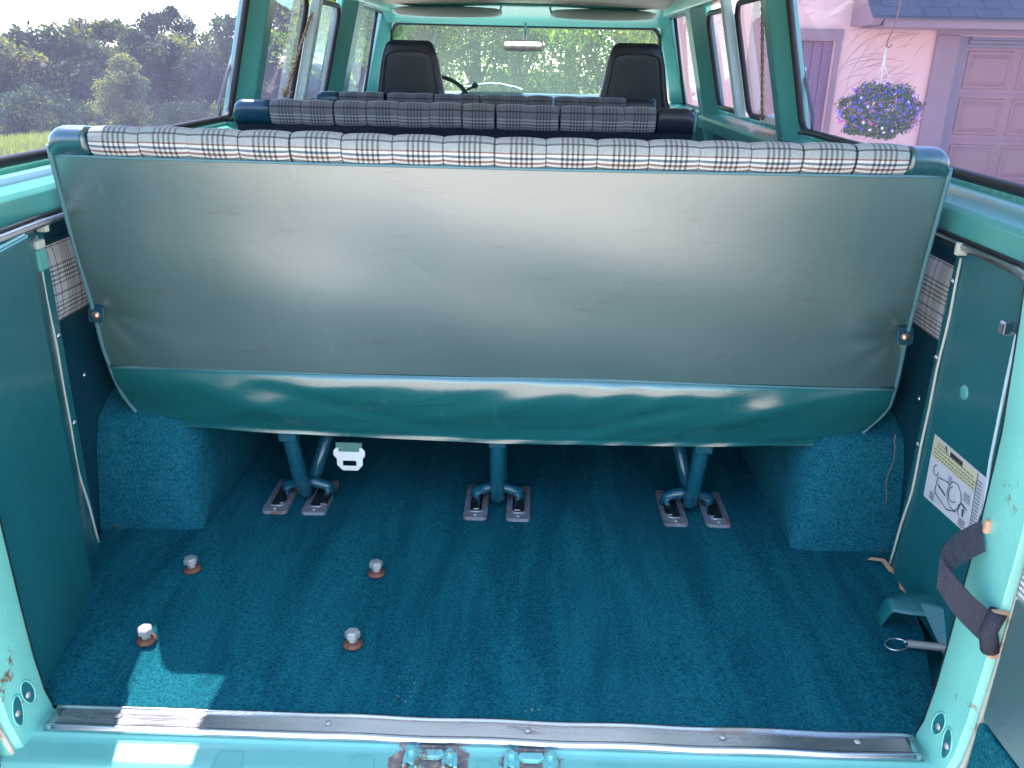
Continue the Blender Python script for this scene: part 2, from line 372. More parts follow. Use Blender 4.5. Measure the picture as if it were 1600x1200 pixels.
# wheel arches under carpet
for s in (-1, 1):
    b = MB()
    prof = [(.918, .288), (.80, .290), (.745, .272), (.712, .20), (.685, .06), (.68, -.004)]
    def wf(u, v, s=s):
        k = v * (len(prof) - 1); i = min(int(k), len(prof) - 2); fr = k - i
        x = prof[i][0] + (prof[i + 1][0] - prof[i][0]) * fr; z = prof[i][1] + (prof[i + 1][1] - prof[i][1]) * fr
        # fade the section down to the floor at both ends
        Y = .575 + u * .80
        a = min(1.0, max(0.0, (Y - .585) / (.04 + .17 * v * v))); e = min(1.0, max(0.0, (1.375 - Y) / .22))
        a = a * (2 - a) * (.80 + .20 * min(1.0, max(0.0, (Y - .585) / .13))); z2 = z * a * e + .004 * math.sin(Y * 40 + v * 7)
        if Y < .60: z2 = -.01
        y = Y + (.045 * (z2 / .3)) + (.02 * (1 - v))*0
        return (s * (x - .010 * math.sin(v * 3)), y, z2)
    b.quadgrid(wf, 50, 26)
    arch = b.build('wheel_arch', M['carpet_arch'], van)
    b = MB(); b.tube([(s * x, y, .004) for x, y in ((.885, .592), (.82, .607), (.76, .622), (.71, .640), (.688, .665), (.682, .72), (.68, .80))], .0022, 5); b.build('carpet_binding', M['binding'], arch)
    rl = random.Random(12 + s); path = [(s * (.872 + .004 * math.sin(z * 60)), .598 + .03 * z + rl.uniform(-.003, .003), z) for z in np.linspace(.12, .29, 12)]
    if s > 0: b = MB(); b.tube(path, .0013, 4); b.build('seam_thread', M['binding'], arch)

# side linings, patches, screws
screw = None
def mkscrew(parent, loc, axis):
    global screw
    b = MB(); b.lathe([(0.0001, .0035), (.0035, .0028), (.0052, 0)], loc, 10, axis='z')
    return b.build('screw', M['chrome'], parent, center=True)
for s in (-1, 1):
    X = .92
    b = MB(); b.bx(min(s * X, s * (X + .012)), max(s * X, s * (X + .012)), .50, 3.25, -.01, .725)
    lin = b.build('side_lining', M['navy'], van, bevel=.003)
    # padded plaid insert
    b = MB()
    def pf(u, v, s=s):
        y = .515 + u * 1.3; z = .505 + v * .158; pu = math.sin(math.pi * min(1, u * 20, (1 - u) * 20) / 2) * math.sin(math.pi * v) ** .4
        return (s * (X - .002 - .008 * pu), y, z)
    b.quadgrid(pf, 40, 10)
    for k in list(b.uv): b.uv[k] = [(uu * 17.0 % 1.0001 if False else uu * 17.0, vv * .52) for uu, vv in b.uv[k]]
    pt = None
    o = b.build('plaid_patch', None, lin); o.data.materials.clear()
    M.setdefault('plaid_patch', None)
    o.data.materials.append(M['plaid_bright'])
    # horizontal welts above and below the insert
    b = MB(); b.bx(min(s * (X - .004), s * X), max(s * (X - .004), s * X), .51, 1.9, .664, .674); b.bx(min(s * (X - .004), s * X), max(s * (X - .004), s * X), .51, 1.9, .494, .504)
    b.build('lining_seam', M['navy'], lin, bevel=.001)
    for (y, z) in ((.64, .36), (.60, .70), (1.2, .36)):
        b = MB(); b.lathe([(.0001, -s * .004), (.004, -s * .003), (.006, 0)], (s * (X - .0005), y, z), 10, axis='x'); b.build('screw', M['chrome'], lin)

# rear corner panels between door jamb and side lining
def corner(s, plan, mat):
    b = MB(); n = len(plan)
    zs = [-.005, .2, .45, .730]
    for z in zs:
        for (x, y) in plan: b.v.append((s * x, y, z))
    for j in range(len(zs) - 1):
        for i in range(n - 1): b.f.append((j * n + i, j * n + i + 1, (j + 1) * n + i + 1, (j + 1) * n + i)); b.mi.append(0); b.sm.append(False)
    for i in range(n - 1): b.poly([(s * plan[i][0], plan[i][1], .730), (s * plan[i + 1][0], plan[i + 1][1], .730), (s * .925, plan[i + 1][1], .730), (s * .925, plan[i][1], .730)])
    o = b.build('corner_panel', mat, van)
    sol = o.modifiers.new('thick', 'SOLIDIFY'); sol.thickness = .006; sol.offset = 0
    bv = o.modifiers.new('bevel', 'BEVEL'); bv.width = .006; bv.segments = 2; bv.limit_method = 'ANGLE'; bv.angle_limit = R(12)
    return o
cpl = corner(-1, [(.750, .015), (.765, .08), (.815, .345), (.826, .362), (.878, .475), (.880, .505), (.918, .512)], M['paint_dark'])
cpr = corner(1, [(.750, .015), (.775, .05), (.858, .165), (.868, .20), (.872, .30), (.874, .49), (.878, .52), (.918, .524)], M['paint_dark'])
# pale welt cord and screws down the inner edge of each panel
for s, par, X, Y in ((-1, cpl, .872, .470), (1, cpr, .868, .485)):
    b = MB(); path = [(s * (X + .0008 * math.sin(z * 35)), Y + .0015 * math.sin(z * 18) + (.03 if z < .2 else 0) * (1 - z / .2), z) for z in np.linspace(.02, .705, 26)]
    b.tube(path, .0028, 6); b.build('welt_cord', M['cream'], par)
    for z in (.655, .50, .31, .09):
        b = MB(); b.lathe([(.0001, -s * .004), (.004, -s * .003), (.0065, 0)], (s * (X + .003), Y + .022, z), 10, axis='x'); b.build('screw', M['chrome'], par)
# round plug on the right corner panel
b = MB(); b.lathe([(.0001, -.005), (.010, -.005), (.014, -.003), (.015, 0)], (.871, .375, .478), 16, axis='x'); b.build('round_plug', M['paint'], cpr)
# wire clip on right panel edge and clip on left
b = MB(); b.bx(.815, .838, .205, .222, .640, .662); b.build('wire_clip', M['chrome'], cpr, bevel=.003)
b = MB(); b.tube([(.835, .20, .645), (.832, .19, .55), (.822, .165, .44), (.805, .12, .36)], .003, 6); b.build('wire', M['visor'], cpr)
b = MB(); b.bx(-.872, -.845, .425, .452, .688, .704); b.build('clip', M['cream'], cpl, bevel=.003)
b = MB(); b.bx(-.868, -.850, .43, .46, .645, .687); b.build('bracket', M['paint'], cpl, bevel=.004)

# instruction sticker on the right corner panel
def stq(y, z): return .8655 - .0 * y
C4 = [Vector((.8700, .446, .362)), Vector((.8662, .238, .372)), Vector((.8662, .222, .252)), Vector((.8705, .440, .228))]
def sp(u, v, off=0):
    a = C4[0].lerp(C4[1], u); c = C4[3].lerp(C4[2], u); p = a.lerp(c, v); p.x -= off; return p
b = MB(); b.poly([sp(0, 0), sp(1, 0), sp(1, 1), sp(0, 1)]); st = b.build('sticker', simple('sticker_white', (.74, .72, .76), .5), cpr)
b = MB(); b.poly([sp(0.02, .02, .0008), sp(.86, .02, .0008), sp(.86, .33, .0008), sp(.02, .33, .0008)]); b.build('sticker_heading_band', simple('sticker_cream', (.74, .70, .48), .5), st)
ink = simple('sticker_ink', (.05, .05, .06), .6); inky = simple('sticker_olive_ink', (.30, .27, .10), .6)
b = MB(); r2 = random.Random(4)
def line(u0, v0, u1, v1, w=.006, mi=0, off=.0016):
    d = Vector((u1 - u0, v1 - v0)); n = Vector((-d.y, d.x)).normalized() * w
    b.poly([sp(u0 + n.x, v0 + n.y, off), sp(u1 + n.x, v1 + n.y, off), sp(u1 - n.x, v1 - n.y, off), sp(u0 - n.x, v0 - n.y, off)], mi)
for row in (.08, .13, .19, .24, .29):
    u = .05 if row > .15 else .10
    while u < (.82 if row > .12 else .30):
        L = r2.uniform(.02, .06); line(u, row, u + L, row, .010, 1); u += L + .014
b.poly([sp(.36, .05, .0016), sp(.60, .05, .0016), sp(.60, .12, .0016), sp(.36, .12, .0016)], 0)
line(.26, .03, .30, .11, .012)
for k in range(13): line(.89, .12 + k * .055, .97, .12 + k * .055, .006)
line(.875, .02, .875, .95, .004)
def arc(cx, cy, r, a0, a1, n=10, w=.005):
    for i in range(n):
        t0 = a0 + (a1 - a0) * i / n; t1 = a0 + (a1 - a0) * (i + 1) / n
        line(cx + r * math.cos(t0), cy + 1.6 * r * math.sin(t0), cx + r * math.cos(t1), cy + 1.6 * r * math.sin(t1), w)
arc(.55, .62, .13, 0, 6.2); arc(.52, .62, .07, .5, 4.5); arc(.16, .48, .05, 0, 5); arc(.70, .74, .06, 2, 6.2)
line(.22, .55, .42, .50); line(.22, .55, .20, .80); line(.20, .80, .46, .90); line(.46, .90, .62, .82); line(.66, .62, .80, .66); line(.72, .70, .74, .80, .012); line(.24, .66, .40, .72, .012)
for q in range(5):
    line(.12, .84 + q * .025, .12 + .09, .84 + q * .025, .004); line(.68, .86 + q * .025, .80, .86 + q * .025, .004); line(.40, .40 + q * .03, .47, .40 + q * .03, .004); line(.70, .44 + q * .03, .82, .44 + q * .03, .004)
b.build('sticker_print', [ink, inky], st)

# belt line: trim strip, green face, sill ledge under the glass
for s in (-1, 1):
    TRP = [(.80, .04, .743), (.82, .279, .738), (.858, .5, .730), (.858, 1.7, .728)] if s < 0 else [(.775, .06, .750), (.815, .18, .742), (.862, .29, .728), (.858, 1.7, .728)]
    b = MB()
    pr = [(s * .868, .735), (s * .864, .782), (s * .872, .791), (s * .962, .822), (s * .966, .80), (s * .965, .735)]
    b.prism([(x, .03, z) for x, z in pr], (0, 3.25, 0)); ledge = b.build('belt_rail', M['paint'], van, bevel=.004)
    b = MB(); b.tube([(s * x, y, z) for x, y, z in TRP], .008, 8)
    b.build('bright_trim_strip', M['chrome'], ledge)
    b = MB(); b.tube([(s * (x + .004), y, z + .011) for x, y, z in TRP], .0035, 6); b.build('dark_seal', M['rubber'], ledge)
    for y in (.47, 1.1):
        b = MB(); b.bx(min(s * .85, s * .87), max(s * .85, s * .87), y, y + .012, .712, .735); b.build('trim_clip', M['cream'], ledge, bevel=.002)
# glass wall: panes, gaskets, pillars
def win_outline(y0, y1, z0, z1, r0=.04, r1=.07, n=5):
    pts = []
    for (cy, cz, rr, a0) in ((y0, z0, r0, 180), (y1, z0, r0, 270), (y1, z1, r1, 0), (y0, z1, r1, 90)):
        sy = 1 if cy == y0 else -1; sz = 1 if cz == z0 else -1
        for k in range(n + 1):
            a = R(a0 + 90 * k / n); pts.append((cy + sy * rr + rr * math.cos(a), cz + sz * rr + rr * math.sin(a)))
    return pts
def pane(s, y0, y1, z0, z1, name='window_pane', off=.035, mat=None, gask=.011, rad=(.04, .07)):
    ol = win_outline(y0, y1, z0, z1, *rad)
    b = MB(); b.poly([(s * (wx(z) + off), y, z) for y, z in ol]); p = b.build(name, mat or M['glass'], van)
    b = MB(); b.tube([(s * (wx(z) + off - .006), y, z) for y, z in ol], gask, 8, closed=True); b.build('window_gasket', M['rubber'], p)
    return p
def pillar(s, y0, y1, z0=.80, z1=1.30, dep=.05, name='window_pillar', mat=None, cham=.35):
    w = y1 - y0; b = MB()
    prof = [(0, 0), (w * cham, dep), (w * (1 - cham * .6), dep), (w, .010), (w, 0)]
    zs = np.linspace(z0, z1, 8)
    for z in zs:
        for (dy, dx) in prof: b.v.append((s * (wx(z) + .03 - dx), y0 + dy, z))
        for (dy, dx) in ((w, -.03), (0, -.03)): b.v.append((s * (wx(z) + .03 - dx), y0 + dy, z))
    n = len(prof) + 2
    for j in range(len(zs) - 1):
        for i in range(n): b.f.append((j * n + i, j * n + (i + 1) % n, (j + 1) * n + (i + 1) % n, (j + 1) * n + i)); b.mi.append(0); b.sm.append(False)
    return b.build(name, mat or M['paint'], van, bevel=.005)
for s in (-1, 1):
    pane(s, .10, 1.735, .838, 1.285)
    # middle window: two panes divided by a slim bar
    pane(s, 1.93, 2.455, .842, 1.245); pane(s, 2.53, 3.04, .842, 1.235)
    pillar(s, 1.755, 1.915); 
    b = MB()
    zs = [.83, 1.26]; b.prism([(s * (wx(.83) + .02), 2.468, .83), (s * (wx(.83) - .018), 2.468, .83), (s * (wx(.83) - .018), 2.518, .83), (s * (wx(.83) + .02), 2.518, .83)], (-s * .25 * .43, 0, .43))
    b.build('window_divider', M['visor'], van, bevel=.004)
    pillar(s, 3.07, 3.36, z0=.0 if s > 0 else .0, z1=1.30, dep=.055)
    # front door: body, window and quarter divider
    b = MB(); b.bx(min(s * .86, s * .97), max(s * .86, s * .97), 3.37, 4.35, -.25, .80); fd = b.build('front_door', M['paint'], van, bevel=.02)
    pane(s, 3.40, 4.28, .80, 1.262, name='door_window', gask=.012, rad=(.03, .11))
    b = MB(); b.tube([(s * (wx(.80) + .02), 4.02, .80), (s * (wx(1.25) + .02), 3.90, 1.25)], .010, 6); b.build('quarter_window_bar', M['rubber'], van)
    # hanging belt webbing / edge of pillar
    pillar(s, 4.14, 4.30, z0=.78, z1=1.30, dep=.06, name='windshield_pillar')
    # roof rail
    b = MB(); b.prism([(s * (wx(1.26) + .035), .05, 1.262), (s * (wx(1.26) - .03), .05, 1.262), (s * .735, .05, 1.315), (s * .70, .05, 1.345), (s * .74, .05, 1.40), (s * .82, .05, 1.36)], (0, 4.15, 0)); b.build('roof_rail', M['paint_pale'], van, bevel=.008)
    # drooping rounded corner of the hinged rear glass frame
    ed = [(s * .902, 1.80, 1.05), (s * .915, 1.74, .97), (s * .925, 1.67, .885), (s * .925, 1.655, .85), (s * .915, 1.67, .835), (s * .905, 1.72, .832)]
    b = MB(); b.tube(ed, .006, 8); b.build('glass_edge_trim', M['rubber'], van)
    # outer body skin and rocker
    b = MB(); b.prism([(s * .968, 0, .83), (s * 1.0, 0, .60), (s * 1.0, 0, -.05), (s * .97, 0, -.28), (s * .93, 0, -.28), (s * .935, 0, .83)], (0, 3.36, 0)); b.build('body_side', M['paint_out'], van, bevel=.01)
    for y in (.92, 3.95):
        b = MB(); b.lathe([(.001, -.11), (.2, -.11), (.3, -.10), (.335, -.07), (.335, .07), (.3, .10), (.2, .10)], (s * .84, y, GZ + .337), 28, axis='x'); wh = b.build('wheel', M['rubber'], van)
        b = MB(); b.lathe([(.001, s * .10), (.08, s * .12), (.10, s * .08), (.19, s * .085), (.205, s * .11)], (s * .84, y, GZ + .337), 24, axis='x'); b.build('rim', M['chrome'], wh)
# panel under the roof (headliner) and roof skin
b = MB(); b.quadgrid(lambda u, v: (-.74 + 1.48 * u, .02 + v * 3.95, 1.335 + .02 * math.sin(math.pi * u) - .05 * max(0, (v - .7) / .3) + .003 * math.cos(v * 50)), 16, 60); b.build('headliner', M['headliner'], van)
b = MB(); b.quadgrid(lambda u, v: (-.80 + 1.6 * u, -.05 + v * 4.25, 1.395 + .07 * math.sin(math.pi * u)), 16, 10); o = b.build('roof', M['paint_out'], van); sm = o.modifiers.new('t', 'SOLIDIFY'); sm.thickness = .01
# windshield with header, gasket, visors, mirror
def wsx(v): return .755 + .075 * v
def wsp(u, z):   # u -1..1 across; curved in plan, raked
    k = (1.21 - z) / .41; return (u * (.765 + .085 * k), 4.20 + .33 * k - .10 * u * u + .06, z)
b = MB(); b.quadgrid(lambda u, v: wsp(u * 2 - 1, .78 + v * .43), 24, 8); ws = b.build('windshield', M['glass_front'], van)
pts = [wsp(u, .78) for u in np.linspace(-1, 1, 15)] + [wsp(1 - .0 * k, .78 + k * .0538) for k in range(1, 8)]
c0 = []
for u in np.linspace(-.96, .96, 15): c0.append(wsp(u, .785))
for z in np.linspace(.80, 1.16, 7): c0.append(wsp(.995, z))
c0.append(wsp(.98, 1.19))
for u in np.linspace(.95, -.95, 15): c0.append(wsp(u, 1.208))
c0.append(wsp(-.98, 1.19))
for z in np.linspace(1.16, .80, 7): c0.append(wsp(-.995, z))
b = MB(); b.tube(c0, .012, 8, closed=True); b.build('windshield_gasket', M['rubber'], ws)
b = MB()
b.quadgrid(lambda u, v: ((u * 2 - 1) * (.80), 4.245 - .10 * (u * 2 - 1) ** 2 - .36 * v ** 1.5, 1.212 + .095 * v ** .75), 24, 8); o = b.build('windshield_header', M['paint'], van); o.modifiers.new('t', 'SOLIDIFY').thickness = .006
for s in (-1, 1):
    x0, x1 = (-.715, -.125) if s < 0 else (.135, .70)
    b = MB()
    def vf(u, v, x0=x0, x1=x1):
        a = v * 2 * math.pi; w = .036 * (math.sin(math.pi * min(1, max(0, u))) ** .25)
        return (x0 + (x1 - x0) * u, 3.86 - .028 * math.sin(a) * .4 - .09 * math.cos(a) * w / .036, 1.258 + .034 * (w / .036) * (-math.cos(a)) * .9 + .012 * math.sin(a))
    b.quadgrid(vf, 20, 14); b.build('sun_visor', M['visor'], van)
    b = MB(); b.tube([(s * .135, 3.92, 1.29), (s * .13, 3.86, 1.285), (s * .14, 3.84, 1.262)], .006, 6); b.build('visor_clip', M['paint_pale'], van)
b = MB(); ol = win_outline(-.120, .100, 1.068, 1.124, .022, .022)
b.prism([(x, 3.90, z) for x, z in ol], (0, .018, 0)); mir = b.build('rear_view_mirror', M['cream'], van, bevel=.003)
b = MB(); ol = win_outline(-.114, .094, 1.074, 1.118, .018, .018); b.poly([(x, 3.892 - (z - 1.096) * .035, z) for x, z in ol]); b.build('mirror_glass', M['mirror'], mir)
b = MB(); b.tube([(0, 3.915, 1.12), (0, 3.96, 1.165), (0, 4.05, 1.215)], .008, 6); b.build('mirror_stem', M['chrome'], mir)
# dashboard and steering wheel
b = MB(); b.prism([(-.80, 4.55, .80), (-.80, 4.12, .845), (-.80, 4.02, .825), (-.80, 3.98, .70), (-.80, 4.10, .45), (-.80, 4.55, .45)], (1.6, 0, 0)); db = b.build('dashboard', M['dash'], van, bevel=.012)
b = MB(); b.quadgrid(lambda u, v: (-.37 + .36 * u, 4.06 + .2 * v, .862 + .030 * math.sin(math.pi * u) + .004 * math.sin(v * 20 + u * 30)), 16, 8); b.build('instrument_hood', M['visor'], db)
b = MB(); ctr = Vector((-.48, 3.72, .745)); nx = Vector((1, 0, 0)); ny = Vector((0, .42, .91)).normalized()
b.tube([ctr + nx * .205 * math.cos(a) + ny * .205 * math.sin(a) for a in np.linspace(0, 2 * math.pi, 40, endpoint=False)], .011, 8, closed=True)
sw = b.build('steering_wheel', M['blackvinyl'], van)
b = MB()
for a in (.2, 1.57 * 3, math.pi - .2): b.tube([ctr, ctr + nx * .2 * math.cos(a) + ny * .2 * math.sin(a)], .012, 6)
b.tube([ctr, (-.48, 4.05, .66)], .03, 10); b.build('steering_column', M['blackvinyl'], sw)
b = MB(); b.box((-.275, 3.95, .885), (.03, .04, .03), rot=(0, .6, 0)); b.tube([(-.28, 3.96, .88), (-.34, 3.96, .85), (-.38, 3.97, .80)], .008, 6); b.build('wiper_lever', M['blackvinyl'], sw, bevel=.006)
# bonnet, cowl and engine box so that the cab closes
b = MB(); b.prism([(-.9, 4.60, .79), (-.9, 5.05, .66), (-.9, 5.30, .52), (-.9, 5.34, -.2), (-.9, 4.36, -.2), (-.9, 4.36, .45)], (1.8, 0, 0)); b.build('bonnet', M['paint_out'], van, bevel=.03)
b = MB(); b.prism([(-.24, 3.35, -.02), (-.20, 3.42, .42), (-.16, 4.0, .50), (-.16, 4.1, .50), (-.24, 4.2, -.02)], (.46, 0, 0)); b.build('engine_cover', M['blackvinyl'], van, bevel=.03)
b = MB(); b.bx(-.93, .93, 3.3, 4.4, -.06, -.015); b.bx(-.93, .93, .02, 3.3, -.10, -.03); b.build('floor_pan', M['paint_dark'], van)

# ---- rear opening: jambs, sill, scuff plate
jz = [-.16, -.06, -.02, .03, .10, .20, .40, .55, .72, .95, 1.15, 1.27, 1.34]
jx = [.690, .700, .718, .732, .738, .741, .744, .742, .728, .705, .672, .63, .55]
for s in (-1, 1):
    b = MB(); sec = []
    for z, x in zip(jz, jx):
        sec.append([(s * (x + .016), .034, z), (s * (x + .004), .028, z), (s * x, .018, z), (s * (x + .010), -.028, z), (s * (x + .014), -.054, z), (s * (x + .024), -.060, z), (s * (x + .028), -.072, z), (s * (x + .10), -.078, z), (s * (x + .20), -.06, z), (s * (x + .22), .03, z)])
    n = len(sec[0])
    for q in sec: b.v += q
    for j in range(len(sec) - 1):
        for i in range(n - 1): b.f.append((j * n + i, j * n + i + 1, (j + 1) * n + i + 1, (j + 1) * n + i)); b.mi.append(0); b.sm.append(True)
    jm = b.build('door_jamb', M['paint_pale'], van)
    bv = jm.modifiers.new('es', 'EDGE_SPLIT'); bv.split_angle = R(40)
    b = MB(); b.tube([(s * (x + .006), .026, z) for z, x in zip(jz[2:10], jx[2:10])], .0045, 6); b.build('jamb_seal', M['rubber'], jm)
    b = MB(); b.tube([(s * (x + .027), -.066, z) for z, x in zip(jz[:10], jx[:10])], .005, 6); b.build('weather_strip', M['strip'], jm)
    # two oval drain holes low on the jamb
    for (y, z, ry, rz, tilt) in ((-.009, .054, .0115, .023, .15), (-.036, .040, .0105, .026, -.2)):
        xx = np.interp(z, jz, jx) + np.interp(-y, [-.018, .028, .054], [0, .010, .014])
        b = MB(); n = 20; ring = []
        for i in range(n):
            a = 2 * math.pi * i / n; py = ry * math.cos(a); pz = rz * math.sin(a); py, pz = py * math.cos(tilt) - pz * math.sin(tilt), py * math.sin(tilt) + pz * math.cos(tilt)
            X2 = np.interp(z + pz, jz, jx) + np.interp(-(y + py), [-.018, .028, .054], [0, .010, .014])
            ring.append((s * (X2 - .0015), y + py, z + pz))
        b.poly(ring); h = b.build('drain_hole', M['paint_dark'], jm)
        b = MB(); b.tube(ring, .0016, 5, closed=True); b.build('hole_rim', M['paint_pale'], h)
        b = MB(); b.lathe([(.001, -s * .003), (.004, -s * .0025), (.006, 0)], (s * (xx - .002), y - .002, z - .004), 10, axis='x'); b.build('bolt_end', M['steel'], h)
    # D pillar inner cover up to the roof
    b = MB(); b.prism([(s * .75, .03, .83), (s * .90, .03, .83), (s * .90, .10, .83), (s * .76, .06, .83)], (-s * .12, 0, .48)); b.build('rear_pillar', M['paint'], van, bevel=.01)
# sill ledge and outer lip
b = MB()
prof = [(.02, -.006), (-.030, -.008), (-.034, -.014), (-.082, -.020), (-.090, -.030), (-.105, -.075), (-.11, -.16), (-.05, -.2)]
b.quadgrid(lambda u, v: (-.80 + 1.6 * u, *[np.interp(v * 7, range(8), [p[k] for p in prof]) for k in (0, 1)]), 40, 28)
# raised pads
sill = b.build('rear_sill', M['ledge'], van)
for (x0, x1) in ((-.205, -.160), (-.005, .030), (.185, .235), (-.42, -.37)):
    b = MB(); b.prism([(x0, -.085, -.0205), (x0 + .006, -.050, -.0175), (x1 - .006, -.050, -.0175), (x1, -.085, -.0205)], (0, 0, .003)); b.build('raised_pad', M['ledge'], sill, bevel=.002)
b = MB(); b.bx(-.95, .95, -.26, -.13, -.30, -.19); b.build('rear_bumper', M['chrome'], van, bevel=.03)
# scuff plate with rolled edges
b = MB()
pr = [(.024, .000), (.022, .004), (.018, .0055), (.013, .0030), (-.015, .003), (-.020, .0030), (-.0235, .0052), (-.0275, .005), (-.030, -.001), (-.030, -.006)]
b.quadgrid(lambda u, v: (-.712 + 1.43 * u, np.interp(v * 9, range(10), [p[0] for p in pr]), np.interp(v * 9, range(10), [p[1] for p in pr]) + .0012 * math.sin(u * 40) * (1 if u > .3 else 0)), 80, 36)
sc = b.build('scuff_plate', M['alu'], van); sc.modifiers.new('t', 'SOLIDIFY').thickness = .0015
for x in (-.60, -.25, .08, .40, .62):
    b = MB(); b.lathe([(.0001, .0025), (.004, .002), (.006, 0)], (x, -.001, .0042), 10); b.build('screw', M['steel'], sc)
M['strikerpaint'] = paint('striker_paint', (.22, .56, .52), .3, rust=1.0)
# latch strikers
def striker(cx, skew):
    b = MB(); z = -.0150; D = .015
    for k in (-1, 1):
        x = cx + k * .031
        b.prism([(x - .013, -0.057, z), (x - .010, -0.035, z), (x + .010, -0.033, z), (x + .013, -0.055, z), (x + .004, -0.067, z)], (0, 0, .005))
        b.bx(x - .012, x - .006, -0.073, -0.053, z, z + .008); b.bx(x + .007, x + .013, -0.073, -0.053, z, z + .008)
    b.prism([(cx - .022, -0.049, z), (cx - .018, -0.039, z), (cx + .018, -0.038, z), (cx + .022, -0.049, z), (cx + .012, -0.054, z), (cx - .012, -0.054, z)], (0, 0, .009))
    o = b.build('latch_striker', M['strikerpaint'], van, bevel=.0015)
    for k in (-1, 1):
        b = MB(); b.lathe([(.0001, .010), (.0055, .010), (.006, .0085), (.0065, .003), (.009, .002), (.009, 0)], (cx + k * .031, -0.045, z + .004), 6, smooth=False); b.build('bolt', M['strikerpaint'], o)
striker(-.075, 0); striker(.086, 0)

# right rear door, swung open; left one angled to darken the bench's left side
def rear_door(s, ang):
    hin = Vector((s * .785, -.075, 0))
    def T(d, w, z):  # d out from hinge along the door, w towards the side that faced inwards
        ca, sa = math.cos(ang), math.sin(ang)
        x = -s * (d * ca) - s * (w * sa) if False else -s * d * ca + s * 0
        # door direction and inner normal in plan
        dv = Vector((-s * math.cos(ang), -math.sin(ang), 0)); nv = Vector((-s * math.sin(ang), math.cos(ang), 0))
        return hin + dv * d + nv * w + Vector((0, 0, z))
    def slab(b, d0, d1, w0, w1, z0, z1):
        b.prism([T(d0, w0, z0), T(d1, w0, z0), T(d1, w1, z0), T(d0, w1, z0)], (0, 0, z1 - z0))
    b = MB(); slab(b, 0, .72, -.045, 0, -.14, .80); d = b.build('rear_door', M['paint_out'], van, bevel=.01)
    b = MB(); slab(b, .0, .70, .0, .022, -.12, .78); b.build('inner_frame', M['paint_pale'], d, bevel=.008)
    b = MB(); slab(b, .004, .67, .0225, .030, .13, .345); b.build('door_card', M['vinyl'], d, bevel=.006)
    b = MB(); slab(b, .004, .67, .0225, .034, -.10, .125); b.build('carpet_strip', M['carpet'], d, bevel=.004)
    b = MB(); A = [T(.006, .031, .35), T(.66, .031, .35), T(.66, .031, .47), T(.006, .031, .47)]
    b.quadgrid(lambda u, v: A[0].lerp(A[1], u).lerp(A[3].lerp(A[2], u), v), 6, 2)
    for k in list(b.uv): b.uv[k] = [(uu * 7.0, vv * .42) for uu, vv in b.uv[k]]
    b.build('plaid_patch', M['plaid_bright'], d)
    b = MB(); slab(b, .0, .06, -.045, 0, .80, 1.30); slab(b, .66, .72, -.045, 0, .80, 1.30); slab(b, .06, .66, -.045, 0, 1.24, 1.30); b.build('window_frame', M['paint_pale'], d, bevel=.008)
    b = MB(); b.poly([T(.06, -.02, .80), T(.66, -.02, .80), T(.66, -.02, 1.24), T(.06, -.02, 1.24)]); b.build('door_glass', M['glass'], d)
    b = MB()
    for z in (.05, .62): slab(b, -.03, .03, -.06, -.046, z, z + .07)
    b.build('hinge', M['steel'], d, bevel=.004)
rear_door(1, R(93)); rear_door(-1, R(100))

# check strap on the right jamb
P = [(.742, .006, .392), (.722, .002, .382), (.700, -.006, .372), (.682, -.016, .360), (.675, -.024, .346), (.683, -.034, .334), (.698, -.042, .316), (.714, -.048, .300), (.734, -.053, .283), (.748, -.056, .272)]
W = [(0, .5, .6), (0, .6, .7), (0, .6, .8), (0, .5, 1), (0, .2, 1), (0, .05, 1), (.1, 0, 1), (.15, 0, 1), (.2, 0, 1), (.2, 0, 1)]
t = NT('black_webbing'); wv = t.n('ShaderNodeTexWave'); wv.inputs['Scale'].default_value = 90; t.l(t.tc.outputs['Object'], wv.inputs[0]); nz = t.noise(450, 2)
t.set(t.mix(nz, (.010, .011, .018), (.06, .06, .085)), .8); t.bump(nz, .9, .003); webb = t.m
b = MB(); b.ribbon(P, W, .046, .004); strap = b.build('door_check_strap', webb, van)
b = MB(); b.tube([(.752, -.058, .305), (.745, -.058, .272), (.755, -.058, .238)], .013, 10); b.build('strap_roll', webb, strap)
for q in ((.742, .782, -.064, -.054, .296, .308), (.752, .772, -.064, -.056, .226, .238), (.740, .750, .0, .010, .398, .420)):
    b = MB(); b.bx(*q); b.build('strap_bracket', M['orange'], strap, bevel=.003)
b = MB(); b.bx(-.752, -.738, -.04, -.012, .345, .40); b.build('strap_clip', M['orange'], van, bevel=.004)

# bolts standing in the floor
def peg(x, y, first=[None]):
    if first[0] is None:
        b = MB(); b.lathe([(.0001, .033), (.0115, .033), (.0145, .0305), (.0145, .021), (.0125, .0205), (.0085, .0200), (.0085, .009), (.0125, .009), (.0125, .004)], (x, y, 0), 6, smooth=False); p = b.build('floor_bolt', M['steel'], van, center=True)
        b = MB(); b.lathe([(.0001, .008), (.009, .008), (.016, .0065), (.0185, .003), (.0185, .0)], (x, y, .003), 14, axis='z'); w = b.build('washer', M['rust'], p)
        first[0] = (p, w, Vector((x, y, 0))); return
    p, w, o = first[0]; c = p.copy(); col.objects.link(c); c.parent = van; c.location = p.location + Vector((x, y, 0)) - o; c.rotation_euler = (random.uniform(-.1, .1), random.uniform(-.1, .1), random.random())
    d = w.copy(); col.objects.link(d); d.parent = c
for x, y in ((-.637, .193), (-.641, .429), (-.247, .436), (-.250, .202)): peg(x, y)

M['steelworn'] = simple('worn_rim_steel', (.38, .36, .40), .4, .6, bump=.4, scale=120)
